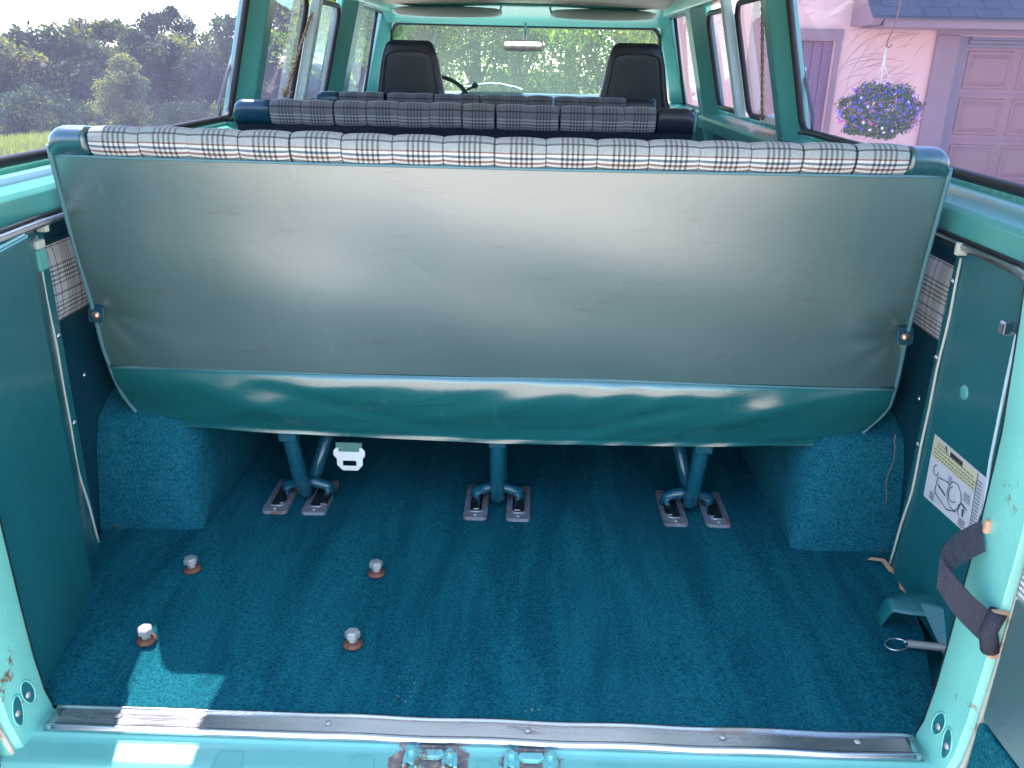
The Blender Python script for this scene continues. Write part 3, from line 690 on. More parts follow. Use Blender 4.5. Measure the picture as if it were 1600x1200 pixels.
# seat anchor plates with slots
def ring(x0, x1, y0, y1):
    ol = win_outline(x0, x1, y0, y1, .010, .010, 3); iw = (x1 - x0) * .21; il = win_outline(x0 + iw, x1 - iw, y0 + .025, y1 - .025, .012, .012, 3)
    b = MB(); n = len(ol)
    for z, L in ((.0, ol), (.0085, ol), (.0095, il), (.000, il)): b.v += [(x, y, z) for x, y in L]
    for k in range(3):
        for i in range(n): j = (i + 1) % n; b.f.append((k * n + i, k * n + j, (k + 1) * n + j, (k + 1) * n + i)); b.mi.append(0); b.sm.append(False)
    o = b.build('seat_anchor_plate', M['rustplate'], van)
    b = MB(); b.poly([(x, y, .0030) for x, y in il]); b.build('slot', M['slot_shade'], o)  # flat dark sheet: the shade inside the slot put into its colour
    b = MB(); b.tube([(x, y, .010) for x, y in il], .0028, 6, closed=True); b.build('rolled_rim', M['steelworn'], o)
    for yy in (y0 + .011, y1 - .011):
        b = MB(); b.lathe([(.0001, .003), (.003, .0025), (.0045, 0)], ((x0 + x1) / 2, yy, .009), 8); b.build('screw', M['steel'], o)
for x0, x1 in ((-.567, -.508), (-.472, -.413), (-.081, -.024), (.022, .079), (.400, .458), (.502, .561)): ring(x0, x1, .676, .843)
b = MB(); rc = random.Random(2)
for q in range(46):
    if q < 16: x, y = -.135 + rc.gauss(0, .010), .045 + abs(rc.gauss(0, .05))
    elif q < 22: x, y = .09 + rc.gauss(0, .012), .04 + abs(rc.gauss(0, .012))
    else: x, y = rc.uniform(-.7, .75), rc.uniform(.03, .65)
    a = rc.uniform(0, 3.1); L = rc.uniform(.001, .0026); ux, uy = L * math.cos(a), L * math.sin(a)
    b.poly([(x - ux, y - uy, .0045), (x + uy * .5, y - ux * .5, .006), (x + ux, y + uy, .0045), (x - uy * .5, y + ux * .5, .005)])
o = b.build('carpet_crumbs', simple('crumb_colour', (.34, .30, .24), .9), van); o['kind'] = 'stuff'
# torn carpet edge by the right panel
b = MB(); pth = [(.875, .560, .006), (.900, .548, .010), (.905, .515, .006), (.915, .490, .010), (.905, .455, .004), (.912, .425, .006)]
pth = [(x - .035, y - .01, z + .002) for x, y, z in pth]
b.ribbon(pth, [(1, .3, .6), (1, .6, .3), (1, 0, .5), (1, .2, .2), (.8, .2, .6), (1, 0, .4)], .010, .002); b.build('torn_carpet_edge', M['orange'], van)
# small painted bracket on the floor beside the right jamb
b = MB()
def bf(u, v):
    x = .775 + .115 * u; w = .034 + .030 * u ** 2; y = .362 - .045 * math.sin(u * 2.6) * 0 - .012 * u + (v - .5) * 2 * w * (1 if v < .5 else .7) * math.sqrt(max(0.04, math.sin(min(1, u * 2 + .12) * 1.57)))
    z = .052 + .020 * u - .052 * max(0, (.14 - u) / .14) ** 1.5 - .012 * (v - .5) ** 2 * 4
    return (x, y - .03, z)
b.quadgrid(bf, 26, 10); o = b.build('painted_bracket', M['paint_dark'], van); o.modifiers.new('t', 'SOLIDIFY').thickness = .005
b = MB(); b.prism([(.835, .30, .066), (.872, .27, .075), (.88, .215, .0), (.862, .215, .0)], (.004, .006, .003)); b.build('bracket_brace', M['paint_dark'], van, bevel=.002)

# ------------------------------------------------------------------ spring pin with ring on the carpet
pin = thing('ring_pin', (.83, .24, .005), 'small silver spring pin with a wire ring lying on the carpet by the right jamb', 'pin')
A = Vector((.800, .245, .014)); B = Vector((.872, .232, .016)); b = MB(); b.tube([A, B], .0062, 12); b.build('pin_barrel', M['chrome'], pin)
b = MB(); ax = (B - A).normalized(); e1 = Vector((0, 0, 1)); e2 = ax.cross(e1)
b.tube([A + ax * (.066 * k / 200) + (e1 * math.cos(k * .9) + e2 * math.sin(k * .9)) * .0068 for k in range(200)], .0012, 4); b.build('pin_spring', M['steel'], pin)
b = MB(); b.tube([Vector((.780, .246, .010)) + Vector((.021 * math.cos(a), .017 * math.sin(a), .003 * math.cos(a))) for a in np.linspace(0, 2 * math.pi, 28, endpoint=False)], .0018, 6, closed=True)
b.tube([Vector((.799, .246, .012)) + Vector((.005 * math.cos(a), 0.001, .006 * math.sin(a))) for a in np.linspace(0, 2 * math.pi, 12, endpoint=False)], .0015, 5, closed=True); b.build('pin_ring', M['chrome'], pin)

# ------------------------------------------------------------------ rear bench
bench = thing('bench_seat', (0, .75, 0), 'rearmost bench seat showing its scuffed green vinyl back and light plaid top roll', 'bench seat', 'plaid bench seats in rows')
ZL = [.200, .226, .244, .300, .352, .436, .521, .592, .704, .855, .90]; XL = [-.70, -.800, -.830, -.852, -.858, -.858, -.849, -.845, -.838, -.824, -.815]
ZR = [.200, .222, .240, .324, .394, .515, .696, .86, .90]; XR = [.65, .765, .818, .866, .862, .845, .826, .812, .803]
def plane_y(z): return .4714 + (.8968 - z) * .3275
def zbot(x): return np.interp(x, [-.80, -.52, 0, .477, .755], [.226, .214, .202, .211, .222])
def backpt(u, v):   # v=0 top seam, 1 = lower seam
    z = .853 + (.386 - .853) * v; xl = np.interp(z, ZL, XL); xr = np.interp(z, ZR, XR); x = xl + (xr - xl) * u
    z += -.004 * math.sin(u * math.pi) * (1 - v)
    e = min(u, 1 - u) * 12; e = min(1, e)
    bulge = .010 * (e ** .5) + .0016 * math.sin(u * 9.5 + 2) * math.sin(v * 4) + .002 * math.sin(u * 3.1 + v * 2)
    # pull-in around the strap buttons, with tension folds
    for bx_, bz in ((-.835, .521), (.835, .515)):
        d = math.hypot(x - bx_, (z - bz) * 1.3); bulge -= .012 * math.exp(-(d / .06) ** 2)
        if d < .25:
            a = math.atan2(z - bz, abs(x) - abs(bx_)); bulge += .0022 * math.sin(a * 9) * math.exp(-d / .09)
    bulge += .0018 * math.sin((x * 11 + z * 17)) * math.sin(x * 5 - z * 9)
    return (x, plane_y(z) - bulge * .95, z)
b = MB(); b.quadgrid(backpt, 140, 60); bp = b.build('back_panel', M['vinyl'], bench)
def flap(u, v):
    xl0, xr0 = np.interp(.386, ZL, XL), np.interp(.386, ZR, XR)
    z = .386 + (.205 - .386) * v
    xl = np.interp(max(z, .226), ZL, XL) if z > .226 else np.interp(z, [.205, .226], [-.785, -.800]); xr = np.interp(max(z, .222), ZR, XR) if z > .222 else np.interp(z, [.205, .222], [.745, .765])
    x = xl + (xr - xl) * u; zz = z + (zbot(x) - .205) * v ** 3
    e = min(1, min(u, 1 - u) * 7)
    bl = .004 + .024 * max(0, math.sin(math.pi * min(1, v * 1.08) ** .72)) ** .8 * e ** .6 + .013 * max(0, (v - .74) / .26) ** 1.5 * e
    wr = .0018 * math.sin(v * 9 + u * 3 + 1.2 * math.sin(u * 11)) * math.sin(u * 6.3 + .5) + .0020 * math.sin(u * 23 + v * 7) * math.sin(v * 3.1) ** 2 + .0014 * math.sin(u * 61 + v * 11 + 3 * math.sin(u * 9)) * math.sin(v * 5)
    for c0, sg in ((.07, 1), (.93, -1)):
        wr += .006 * math.exp(-((u - c0 - sg * v * .22) / .045) ** 2) * math.sin(math.pi * v) - .005 * math.exp(-((u - c0 - .07 * sg - sg * v * .32) / .04) ** 2) * math.sin(math.pi * v)
    y = plane_y(zz) - bl - wr * math.sin(math.pi * v) ** .5 if 0 < v < 1 else plane_y(zz) - bl
    return (x, y, zz)
b = MB(); b.quadgrid(flap, 160, 44); b.build('lower_flap', M['vinyl_gloss'], bench)
# side wraps and the front of the backrest
def edge_loop():
    L = [(np.interp(z, ZL, XL), z) for z in np.linspace(.872, .226, 24)] + [(x, zbot(x)) for x in np.linspace(-.74, .72, 20)] + [(np.interp(z, ZR, XR), z) for z in np.linspace(.226, .868, 24)]
    return L
EL = edge_loop(); b = MB()
b.quadgrid(lambda u, v: (lambda p: (p[0] * (1 - .015 * v * v), plane_y(p[1]) + .11 * v, p[1] + .0))(EL[int(round(u * (len(EL) - 1)))]), len(EL) - 1, 5); b.build('side_wrap', M['vinyl'], bench)
b = MB(); b.tube([(x * 1.002, plane_y(z) - .002, z) for x, z in EL], .0042, 8); b.build('piping', M['piping'], bench)
b = MB(); b.tube([(x, plane_y(.386) - .004 - .003, .386 - .003 + .002 * math.sin(x * 7)) for x in np.linspace(-.855, .86, 40)], .0030, 6); b.build('flap_seam', M['piping'], bench)
b = MB(); b.tube([(backpt(u, 0)[0], backpt(u, 0)[1] - .001, backpt(u, 0)[2]) for u in np.linspace(0, 1, 50)], .0028, 6); b.build('top_seam', M['piping'], bench)
b = MB(); b.quadgrid(lambda u, v: (-.80 + 1.6 * u, .56 + .22 * (1 - v) + .02 * math.sin(u * 100), .25 + .62 * v), 60, 10); b.build('backrest_front', M['plaid_shaded'], bench)

def roll_profile(zt, y0, back=.055, depth=.11):
    # bottom back seam -> over the crest -> front; arc-length 0..~.30
    pts = [(y0 + .016, zt - back), (y0 + .003, zt - back + .010), (y0 - .004, zt - .030), (y0 - .003, zt - .013), (y0 + .008, zt - .002), (y0 + .026, zt + .0005), (y0 + .050, zt - .003), (y0 + .075, zt - .010), (y0 + .095, zt - .026), (y0 + .108, zt - .055), (y0 + .112, zt - .09), (y0 + .113, zt - .13)]
    P = [np.array(p) for p in pts]; d = [0]
    for a, c in zip(P, P[1:]): d.append(d[-1] + float(np.linalg.norm(c - a)))
    return P, np.array(d)
def top_roll(par, xa, xb, n, zt, y0, mat, back=.055, zf=lambda x: 0.0):
    P, d = roll_profile(zt, y0, back); Ln = d[-1]; w = (xb - xa) / n; ys = [p[0] for p in P]; zs = [p[1] for p in P]
    base = None
    for k in range(n):
        cx = xa + w * (k + .5)
        if base is None:
            b = MB()
            def fn(u, v):
                a = v * Ln; y = np.interp(a, d, ys); z = np.interp(a, d, zs); e = 1e-3
                ty = np.interp(a + e, d, ys) - np.interp(a - e, d, ys); tz = np.interp(a + e, d, zs) - np.interp(a - e, d, zs); L = math.hypot(ty, tz) or 1
                q = .0042 * (abs(math.sin(math.pi * u)) ** .5) - .002
                return ((u - .5) * w, y + q * (-tz / L), z + q * (ty / L))
            b.quadgrid(fn, 14, 36)
            for kk in list(b.uv): b.uv[kk] = [(uu, vv * Ln / .30) for uu, vv in b.uv[kk]]
            me = b.mesh('quilted_channel', mat); bm2 = bmesh.new(); bm2.from_mesh(me); bm2.to_mesh(me); bm2.free(); base = me
        o = bpy.data.objects.new('quilted_channel', base); col.objects.link(o); o.parent = par
        o.location = Vector((cx, random.uniform(-.0012, .0012), zf(cx) + random.uniform(-.001, .001))) - org(par); o.scale = (1.0, 1.0, 1.0); o.rotation_euler = (0, -math.atan((zf(cx + .01) - zf(cx - .01)) / .02), random.uniform(-.004, .004))
def end_cap(par, xa, xb, zt, y0, mat, rnd, back=.055, cr=.03, dz=0):
    P, d = roll_profile(zt, y0, back); Ln = d[-1]; ys = [p[0] for p in P]; zs = [p[1] for p in P]; cy = y0 + .055; cz = zt - .06
    b = MB()
    def fn(u, v):
        a = v * Ln; y = np.interp(a, d, ys); z = np.interp(a, d, zs); x = xa + (xb - xa) * u
        dist = abs(x - (xb if rnd > 0 else xa)); k = 1.0
        if dist < cr: k = math.sqrt(max(0, 1 - ((cr - dist) / cr) ** 2)) * .45 + .55
        y2 = cy + (y - cy) * (1 - (1 - k) * .35); z2 = cz + (z - cz) * k if z > cz else z
        di = abs(x - (xa if rnd > 0 else xb)); kk = 1 - .12 * max(0, (.006 - di) / .006); return (x, cy + (y2 - .0005 - cy) * kk, cz + (z2 + .0005 + dz - cz) * kk)
    b.quadgrid(fn, 20, 30)
    # close the outer end
    xo = xb if rnd > 0 else xa; base = len(b.v); uo = 1 if rnd > 0 else 0
    b.poly([fn(uo, v) for v in np.linspace(0, 1, 24)])
    return b.build('end_cap', mat, par)
zf1 = lambda x: .006 - .004 * math.cos(x * 1.9) - .004 * math.sin((x + .75) * 1.0) * 1.0 + (.004 if x < -.4 else 0) * 0
top_roll(bench, -.755, .739, 16, .902, .4695, M['plaid'], zf=lambda x: .004 * (abs(x) / .75) ** 2)
M['cap1'] = vinyl('bench_cap_vinyl', (.012, .075, .085), .26)
end_cap(bench, -.822, -.748, .902, .4695, M['cap1'], -1, dz=.003); end_cap(bench, .732, .808, .902, .4695, M['cap1'], 1, dz=.002)
# strap buttons
for s, x in ((-1, -.846), (1, .842)):
    b = MB(); z = .519; y = plane_y(z) - .006
    ol = win_outline(x - .014, x + .020, z - .018, z + .018, .008, .008, 3) if s < 0 else win_outline(x - .020, x + .014, z - .018, z + .018, .008, .008, 3)
    b.prism([(px, y - .005 - (pz - z) * -.3275, pz) for px, pz in ol], (0, .006, 0)); tb = b.build('strap_tab', M['navy'], bench, bevel=.002)
    b = MB(); b.lathe([(.0001, -.007), (.005, -.0065), (.0085, -.003), (.009, 0)], (x + (.004 if s < 0 else -.004), y - .006, z - .002), 14, axis='y'); b.build('strap_screw', simple('copper_screw', (.75, .45, .33), .3, .9), tb)
# seat cushion, lengthened to block a sun patch on the floor
b = MB(); b.bx(-.80, .80, .72, 1.27, .30, .43); b.build('seat_cushion', M['plaid_shaded'], bench, bevel=.04, seg=4)
b = MB(); b.tube([(-.78, .74, .27), (.78, .74, .27)], .018, 8); b.tube([(-.78, 1.08, .27), (.78, 1.08, .27)], .018, 8); b.build('seat_frame', M['navy'], bench)
# legs
M['legpaint'] = paint('bench_leg_paint', (.008, .085, .125), .25, coat=.6)
for (xt, xb, xf) in ((-.495, -.476, -.40), (-.002, -.002, 0.0), (.478, .468, .43)):
    b = MB(); b.tube([(xt, .715, .275), (xt, .712, .215), (xt + (xb - xt) * .3, .712, .16), (xt + (xb - xt) * .7, .720, .09), (xb, .738, .035), (xb + .004, .752, .020)], [.020, .020, .0185, .0180, .0180, .0165], 14)
    lg = b.build('leg', M['legpaint'], bench)
    b = MB(); b.bx(xt - .021, xt + .021, .690, .712, .185, .232); b.build('leg_flange', M['legpaint'], lg, bevel=.004)
    b = MB(); b.tube([(xb + .008, .770, .030), ((xb + xf) / 2, .86, .14), (xf, .98, .27)], .017, 12); b.tube([(xb - .055, .770, .004), (xb - .05, .768, .034), (xb - .02, .765, .044), (xb + .02, .765, .044), (xb + .05, .768, .034), (xb + .055, .770, .004)], .0145, 10)
    b.build('foot_hook', M['legpaint'], lg)
    for q in (-1, 1):
        b = MB(); b.box((xb + q * .052, .735, .012), (.018, .045, .010), rot=(.3, 0, -.1 * q)); b.build('hook_tip', M['chrome'], lg, bevel=.003)
# belt tongue hanging below the flap
b = MB(); y = .655
b.prism([(-.372, y, .205), (-.312, y, .205), (-.312, y, .165), (-.372, y, .165)], (0, .004, 0)); blt = b.build('belt_webbing', M['belt'], bench)
b = MB(); oo = [(-.378, .186), (-.372, .193), (-.366, .194), (-.366, .184), (-.318, .184), (-.318, .194), (-.311, .193), (-.305, .186), (-.305, .174), (-.311, .166), (-.311, .150), (-.323, .136), (-.358, .136), (-.371, .150), (-.371, .166), (-.378, .174)]
ii = [(-.357, .148), (-.326, .148), (-.326, .161), (-.357, .161)]
bm = bmesh.new()
vo = [bm.verts.new((x, y - .004, z)) for x, z in oo]; vi = [bm.verts.new((x, y - .004, z)) for x, z in ii]
es = [bm.edges.new((vo[i], vo[(i + 1) % len(vo)])) for i in range(len(vo))] + [bm.edges.new((vi[i], vi[(i + 1) % 4])) for i in range(4)]
bmesh.ops.triangle_fill(bm, use_beauty=True, use_dissolve=False, edges=es)
# drop faces inside the slot
for f_ in list(bm.faces):
    c = f_.calc_center_median()
    if -.357 < c.x < -.326 and .148 < c.z < .161: bm.faces.remove(f_)
me = bpy.data.meshes.new('belt_tongue'); bm.to_mesh(me); bm.free(); me.materials.append(M['whiteplastic']); me.transform(Matrix.Translation(-org(bench)))
o = bpy.data.objects.new('belt_tongue', me); col.objects.link(o); o.parent = bench; sm = o.modifiers.new('t', 'SOLIDIFY'); sm.thickness = .004; bv = o.modifiers.new('b', 'BEVEL'); bv.width = .0012; bv.limit_method = 'ANGLE'

# ------------------------------------------------------------------ benches in front
def front_bench(y, xa, xb, pa, pb, n, zt, label):
    t0 = thing('bench_seat', (0, y + .2, 0), label, 'bench seat', 'plaid bench seats in rows')
    top_roll(t0, pa, pb, n, zt, y, M['plaid_shaded'], back=.065, zf=lambda x: .0)
    end_cap(t0, xa, pa, zt, y, M['blackvinyl'] if xa > 0 else M['navycap'], -1, back=.065); end_cap(t0, pb, xb, zt, y, M['blackvinyl'], 1, back=.065)
    b = MB(); b.quadgrid(lambda u, v: (xa + .005 + (xb - xa - .01) * u, y + .014 + v * .17, zt - .066 - .56 * v), 20, 8); b.build('back_panel', M['blackvinyl'], t0)
    b = MB(); b.quadgrid(lambda u, v: (xa + .005 + (xb - xa - .01) * u, y + .112 + v * .17, zt - .10 - .50 * v), 40, 8); b.build('backrest_front', M['plaid_shaded'], t0)
    b = MB(); b.bx(xa, xb, y + .2, y + .66, .30, .43); b.build('seat_cushion', M['plaid_shaded'], t0, bevel=.04, seg=4)
    for x in (xa + .3, xb - .3):
        b = MB(); b.tube([(x, y + .25, .30), (x, y + .28, .0)], .018, 10); b.tube([(x, y + .28, .02), (x, y + .6, .30)], .017, 10); b.build('leg', M['legpaint'], t0)
    b = MB(); b.tube([(xb - .001, y + .004 + .0 * k, zt - .062 + k * .05) for k in (0, .5, 1)] + [(xb - .004, y + .03, zt - .002), (xb - .004, y + .08, zt - .01)], .004, 6); b.build('piping', M['piping'], t0)
M['navycap'] = simple('navy_cap_vinyl', (.008, .05, .085), .25, bump=.15, scale=160, spec=.7)
front_bench(1.355, -.778, .508, -.674, .403, 12, .914, 'middle bench seat with plaid top roll toned for shade, second row in front of the rear bench')
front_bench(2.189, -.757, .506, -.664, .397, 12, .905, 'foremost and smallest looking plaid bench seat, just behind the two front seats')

# ------------------------------------------------------------------ bucket seats
def bucket(cx, y, zt, label):
    t0 = thing('front_seat', (cx, y + .3, 0), label, 'seat', 'high-backed front seats')
    hs = [(0, .086), (.006, .100), (.02, .112), (.05, .124), (.10, .138), (.17, .150), (.26, .168), (.34, .205), (.45, .235), (.62, .245), (.80, .24)]
    def half(dz): return np.interp(dz, [h[0] for h in hs], [h[1] for h in hs])
    def fn(u, v):
        dz = .80 * (v ** 1.6); a = u * 2 * math.pi; hw = half(dz); th = np.interp(dz, [0, .02, .06, .3, .8], [.018, .034, .045, .055, .06])
        c, s_ = math.cos(a), math.sin(a); p = .55
        x = math.copysign(abs(c) ** p, c) * hw; yy = math.copysign(abs(s_) ** p, s_) * th
        return (cx + x, y + yy + .10 * dz, zt - dz)
    b = MB(); b.quadgrid(fn, 48, 40, closeu=True); b.poly([fn(k / 24, 0) for k in range(24)])
    b.build('backrest', M['blackvinyl'], t0)
    # raised shell line on the back
    path = []
    for a in np.linspace(0, 1, 40):
        if a < .38: dz = .30 - (.30 - .075) * (a / .38); x = -half(dz) * .84
        elif a > .62: dz = .075 + (.30 - .075) * ((a - .62) / .38); x = half(dz) * .84
        else: k = (a - .38) / .24 * math.pi; x = -half(.075) * .84 * math.cos(k); dz = .075 - .030 * math.sin(k)
        path.append((cx + x, y - np.interp(dz, [0, .02, .06, .3, .8], [.018, .034, .045, .055, .06]) * .99 + .10 * dz, zt - dz))
    b = MB(); b.tube(path, .0035, 8); b.build('back_shell_rib', M['blackvinyl'], t0)
    b = MB(); b.tube([(cx + .004, y - .046 + .10 * dz - .001, zt - dz) for dz in np.linspace(.12, .3, 6)], .0012, 5); b.build('back_seam', M['rubber'], t0)
    b = MB(); b.bx(cx - .25, cx + .25, y + .05, y + .52, .30, .43); b.build('seat_cushion', M['blackvinyl'], t0, bevel=.05, seg=4)
    b = MB(); b.bx(cx - .2, cx + .2, y + .1, y + .45, -.015, .30); b.build('seat_base', M['blackvinyl'], t0, bevel=.02)
bucket(-.531, 3.17, 1.102, 'left black vinyl high-backed front seat, in front of the steering wheel')
bucket(.533, 3.17, 1.110, 'right black vinyl high-backed front seat, without a wheel before it')

# ------------------------------------------------------------------ dried sprigs with twisted cords at the side windows
t = simple('dry_stalk', (.42, .30, .17), .8)
def sprig(s, y, z, label):
    t0 = thing('dried_sprig', (s * .89, y, z - .01), label, 'dried plant', 'dried sprigs with cords')
    b = MB(); top = Vector((s * .80, y + (.25 if s < 0 else -.15), 1.24)); bot = Vector((s * .885, y, z + .01))
    for ph in (0, math.pi):
        b.tube([bot.lerp(top, k / 60) + Vector((0, .004 * math.cos(k * .9 + ph), .0)) + Vector((s * .004 * math.sin(k * .9 + ph), 0, 0)) for k in range(61)], .0032, 5)
    b.build('twisted_cord', simple('cord_brown', (.33, .21, .13), .8), t0)
    rr = random.Random(3 if s < 0 else 9); b = MB()
    for k in range(34):
        a = rr.uniform(-1.35, 1.35); L = rr.uniform(.03, .085); dirv = Vector((-s * rr.uniform(-.1, .35), math.sin(a), abs(math.cos(a)) * .7 + .05)); p1 = bot + dirv * L
        b.tube([bot, bot + dirv * L * .5 + Vector((0, 0, .006)), p1 + Vector((0, 0, -.008))], [.0012, .001, .0006], 4)
    b.build('stalks', t, t0)
sprig(-1, 2.26, .868, 'dried grass sprig tied to a twisted brown cord at the left middle window')
sprig(1, 2.12, .835, 'dried grass sprig tied to a twisted brown cord at the right middle window')
def ledge_item(name, label, cat, cx, y, z, dims, colr, rot=0):
    b = MB(); b.box((cx, y, z + dims[2] / 2), dims, rot=(0, 0, rot)); o = b.build(name, simple(name + '_colour', colr, .6), None, bevel=.006, center=True); tag(o, label, cat); return o
ledge_item('paper_packet', 'white paper packet lying on the sill of the right middle window', 'packet', .918, 2.06, .8335, (.05, .22, .026), (.78, .76, .70), .05)
ledge_item('orange_box', 'small orange box on the right window sill next to the white packet', 'box', .925, 1.998, .860, (.03, .05, .022), (.75, .28, .10), .2)
b = MB(); b.lathe([(.0001, .028), (.012, .027), (.022, .019), (.026, .008), (.026, 0)], (.925, 1.945, .8335), 16); tag(b.build('red_cap', simple('red_plastic', (.70, .10, .06), .4), None, center=True), 'round red cap on the right window sill nearest the pillar', 'cap')

# ------------------------------------------------------------------ house on the right
house = thing('garage_house', (6, 8.5, GZ), 'pink stucco house with mauve garage door and arched trowel marks on its wall', 'house')
t = NT('pink_stucco'); t.set(t.mix(t.noise(1.2, 5, .6), (.76, .42, .38), (.84, .50, .44)), .9); t.bump(t.noise(9, 6, .6), .35, .02); M['stucco'] = t.m
M['mauve'] = simple('mauve_trim_paint', (.28, .15, .17), .6, bump=.2, scale=20); M['gdoor'] = simple('mauve_garage_paint', (.30, .125, .125), .5, bump=.1, scale=20); M['purple'] = simple('purple_door_paint', (.21, .09, .16), .55, bump=.2, scale=20)
YW = 8.5; WX0 = 2.28
b = MB()
b.bx(WX0, 2.74, YW, YW + .2, GZ, 4.2); b.bx(2.74, 3.18, YW, YW + .2, 1.262, 4.2); b.bx(3.18, 4.42, YW, YW + .2, GZ, 4.2); b.bx(4.42, 9.3, YW, YW + .2, 1.335, 4.2); b.bx(9.3, 12, YW, YW + .2, GZ, 4.2); b.bx(WX0, WX0 + .2, YW + .2, 16, GZ, 4.2)
wall = b.build('wall', M['stucco'], house)
# trowel arcs as raised ridges
b = MB(); rr = random.Random(5)
nacc = 0
for k in range(4000):
    if nacc > 230: break
    cx, cz = rr.uniform(2.2, 5.0), rr.uniform(-.6, 2.3); r0 = rr.uniform(.22, .60); a0 = rr.uniform(1.2, 2.3); a1 = a0 + rr.uniform(.45, .95)
    pts = []
    for a in np.linspace(a0, a1, 9):
        x, z = cx + r0 * 1.2 * math.cos(a) , cz + r0 * math.sin(a)
        pts.append((x, YW - .001, z))
    if min(p[0] for p in pts) < 2.35 or max(p[0] for p in pts) > 4.14: continue
    if any(2.6 < p[0] < 3.24 and p[2] < 1.42 for p in pts): continue
    nacc += 1
    b.tube(pts, [.001, .002, .003, .004, .004, .004, .003, .002, .001], 4)
o = b.build('stucco_ridge', simple('stucco_ridge_colour', (.62, .36, .34), .9), wall); o['kind'] = 'stuff'
# plank door
b = MB(); b.bx(2.70, 2.80, YW - .03, YW, GZ, 1.262); b.bx(3.18, 3.235, YW - .03, YW, GZ, 1.262); b.bx(2.66, 3.24, YW - .035, YW + .02, 1.264, 1.372); b.build('door_frame', M['mauve'], house, bevel=.006)
pd = None
b = MB(); b.bx(2.76, 3.18, YW + .09, YW + .10, GZ, 1.26); pd = b.build('plank_door', M['purple'], house)
for k in range(4):
    b = MB(); b.bx(2.762 + k * .105, 2.762 + k * .105 + .099, YW + .07, YW + .089, GZ + .02, 1.255); b.build('plank', M['purple'], pd, bevel=.004)
b = MB(); b.bx(2.79, 2.93, YW + .055, YW + .068, .74, 1.00); b.build('door_light', simple('pale_door_pane', (.70, .70, .80), .2), pd, bevel=.004)
# garage opening
b = MB(); b.bx(4.20, 4.44, YW - .05, YW - .002, GZ, 1.34); b.bx(4.20, 9.4, YW - .05, YW - .002, 1.342, 1.43); b.build('garage_trim', M['mauve'], house, bevel=.008)
b = MB()
for k in range(3): b.bx(4.44 + k * .045, 4.484 + k * .045, YW + .0 + k * .03, YW + .16, GZ, 1.334)
for k in range(3): b.bx(4.575, 9.2, YW + .0 + k * .03, YW + .16, 1.34 - (k + 1) * .037, 1.336 - k * .037)
b.build('garage_jamb', simple('mauve_jamb_paint', (.20, .13, .17), .6), house, bevel=.006)
b = MB(); b.bx(4.575, 9.2, YW + .12, YW + .15, GZ, 1.335); gd = b.build('garage_door', M['gdoor'], house)
pm = None
for r_ in range(4):
    for c_ in range(8):
        x0 = 4.62 + c_ * .565; z1 = 1.20 - r_ * .475
        if pm is None:
            b = MB(); cxp, czp = x0 + .24, z1 - .19
            def fr(w, h, y): return [(cxp - w, YW + y, czp - h), (cxp + w, YW + y, czp - h), (cxp + w, YW + y, czp + h), (cxp - w, YW + y, czp + h)]
            rings = [fr(.245, .190, .12), fr(.235, .180, .108), fr(.215, .160, .108), (fr(.200, .145, .117)), fr(.165, .110, .104)]
            for q in rings: b.v += q
            for k in range(4):
                for i in range(4): j = (i + 1) % 4; b.f.append((k * 4 + i, k * 4 + j, k * 4 + 4 + j, k * 4 + 4 + i)); b.mi.append(0); b.sm.append(False)
            b.f.append((16, 17, 18, 19)); b.mi.append(0); b.sm.append(False)
            pm = b.build('panel', M['gdoor'], gd, center=True); p0 = pm.location.copy()
        else:
            c = pm.copy(); col.objects.link(c); c.parent = gd; c.location = p0 + Vector((c_ * .565, 0, -r_ * .475))
b = MB()
for r_ in range(1, 4): b.bx(4.58, 9.19, YW + .116, YW + .12, 1.20 - r_ * .475 + .042, 1.20 - r_ * .475 + .050)
b.build('section_joint', M['purple'], gd)
# pent roof over the garage door: fascia, soffit, shingle courses
b = MB(); b.bx(3.42, 9.7, 7.88, 7.92, 1.385, 1.47); b.bx(3.42, 9.7, 7.92, 8.49, 1.385, 1.40); b.build('eave', M['mauve'], house, bevel=.004)
b = MB(); b.prism([(3.30, 7.84, 1.472), (3.30, 8.49, 1.95), (3.30, 8.49, 1.40), (3.30, 7.93, 1.402)], (.10, 0, 0)); b.build('eave_end', M['mauve'], house, bevel=.004)
b = MB(); b.prism([(3.28, 7.82, 1.472), (3.28, 8.49, 1.965), (3.28, 8.49, 1.95), (3.28, 7.82, 1.455)], (6.4, 0, 0)); rf = b.build('porch_roof', simple('roof_board', (.04, .05, .08), .8), house)
msh = simple('slate_shingle', (.045, .062, .10), .8, bump=.5, scale=40); bm_ = None
ang = math.atan2(.493, .67)
for r_ in range(6):
    for c_ in range(26):
        x = 3.40 + c_ * .245 + (r_ % 2) * .12; yb = 7.815 + r_ * .112; zb = 1.478 + r_ * .112 * math.tan(ang)
        if bm_ is None:
            b = MB(); b.box((0, .075, .008), (.237, .15, .009)); bm_ = b.mesh('shingle', msh)
        o = bpy.data.objects.new('shingle', bm_); col.objects.link(o); o.parent = rf; o.location = Vector((x, yb, zb)) - org(rf); o.rotation_euler = (ang - .05, 0, random.uniform(-.01, .01))
# bracket arm for the basket
b = MB(); b.bx(3.20, 3.26, YW - .02, YW, 1.80, 2.05); b.tube([(3.23, 8.48, 1.98), (3.23, 7.9, 2.02), (3.23, 7.25, 2.0), (3.23, 7.2, 1.96)], .012, 8); b.tube([(3.23, 8.48, 1.84), (3.23, 7.9, 2.0)], .009, 8); b.build('basket_bracket', M['rubber'], house)
b = MB(); b.prism([(1.6, 7.4, 4.2), (1.6, 16, 4.2), (1.6, 12, 6.6)], (11, 0, 0)); b.build('main_roof', msh, house)

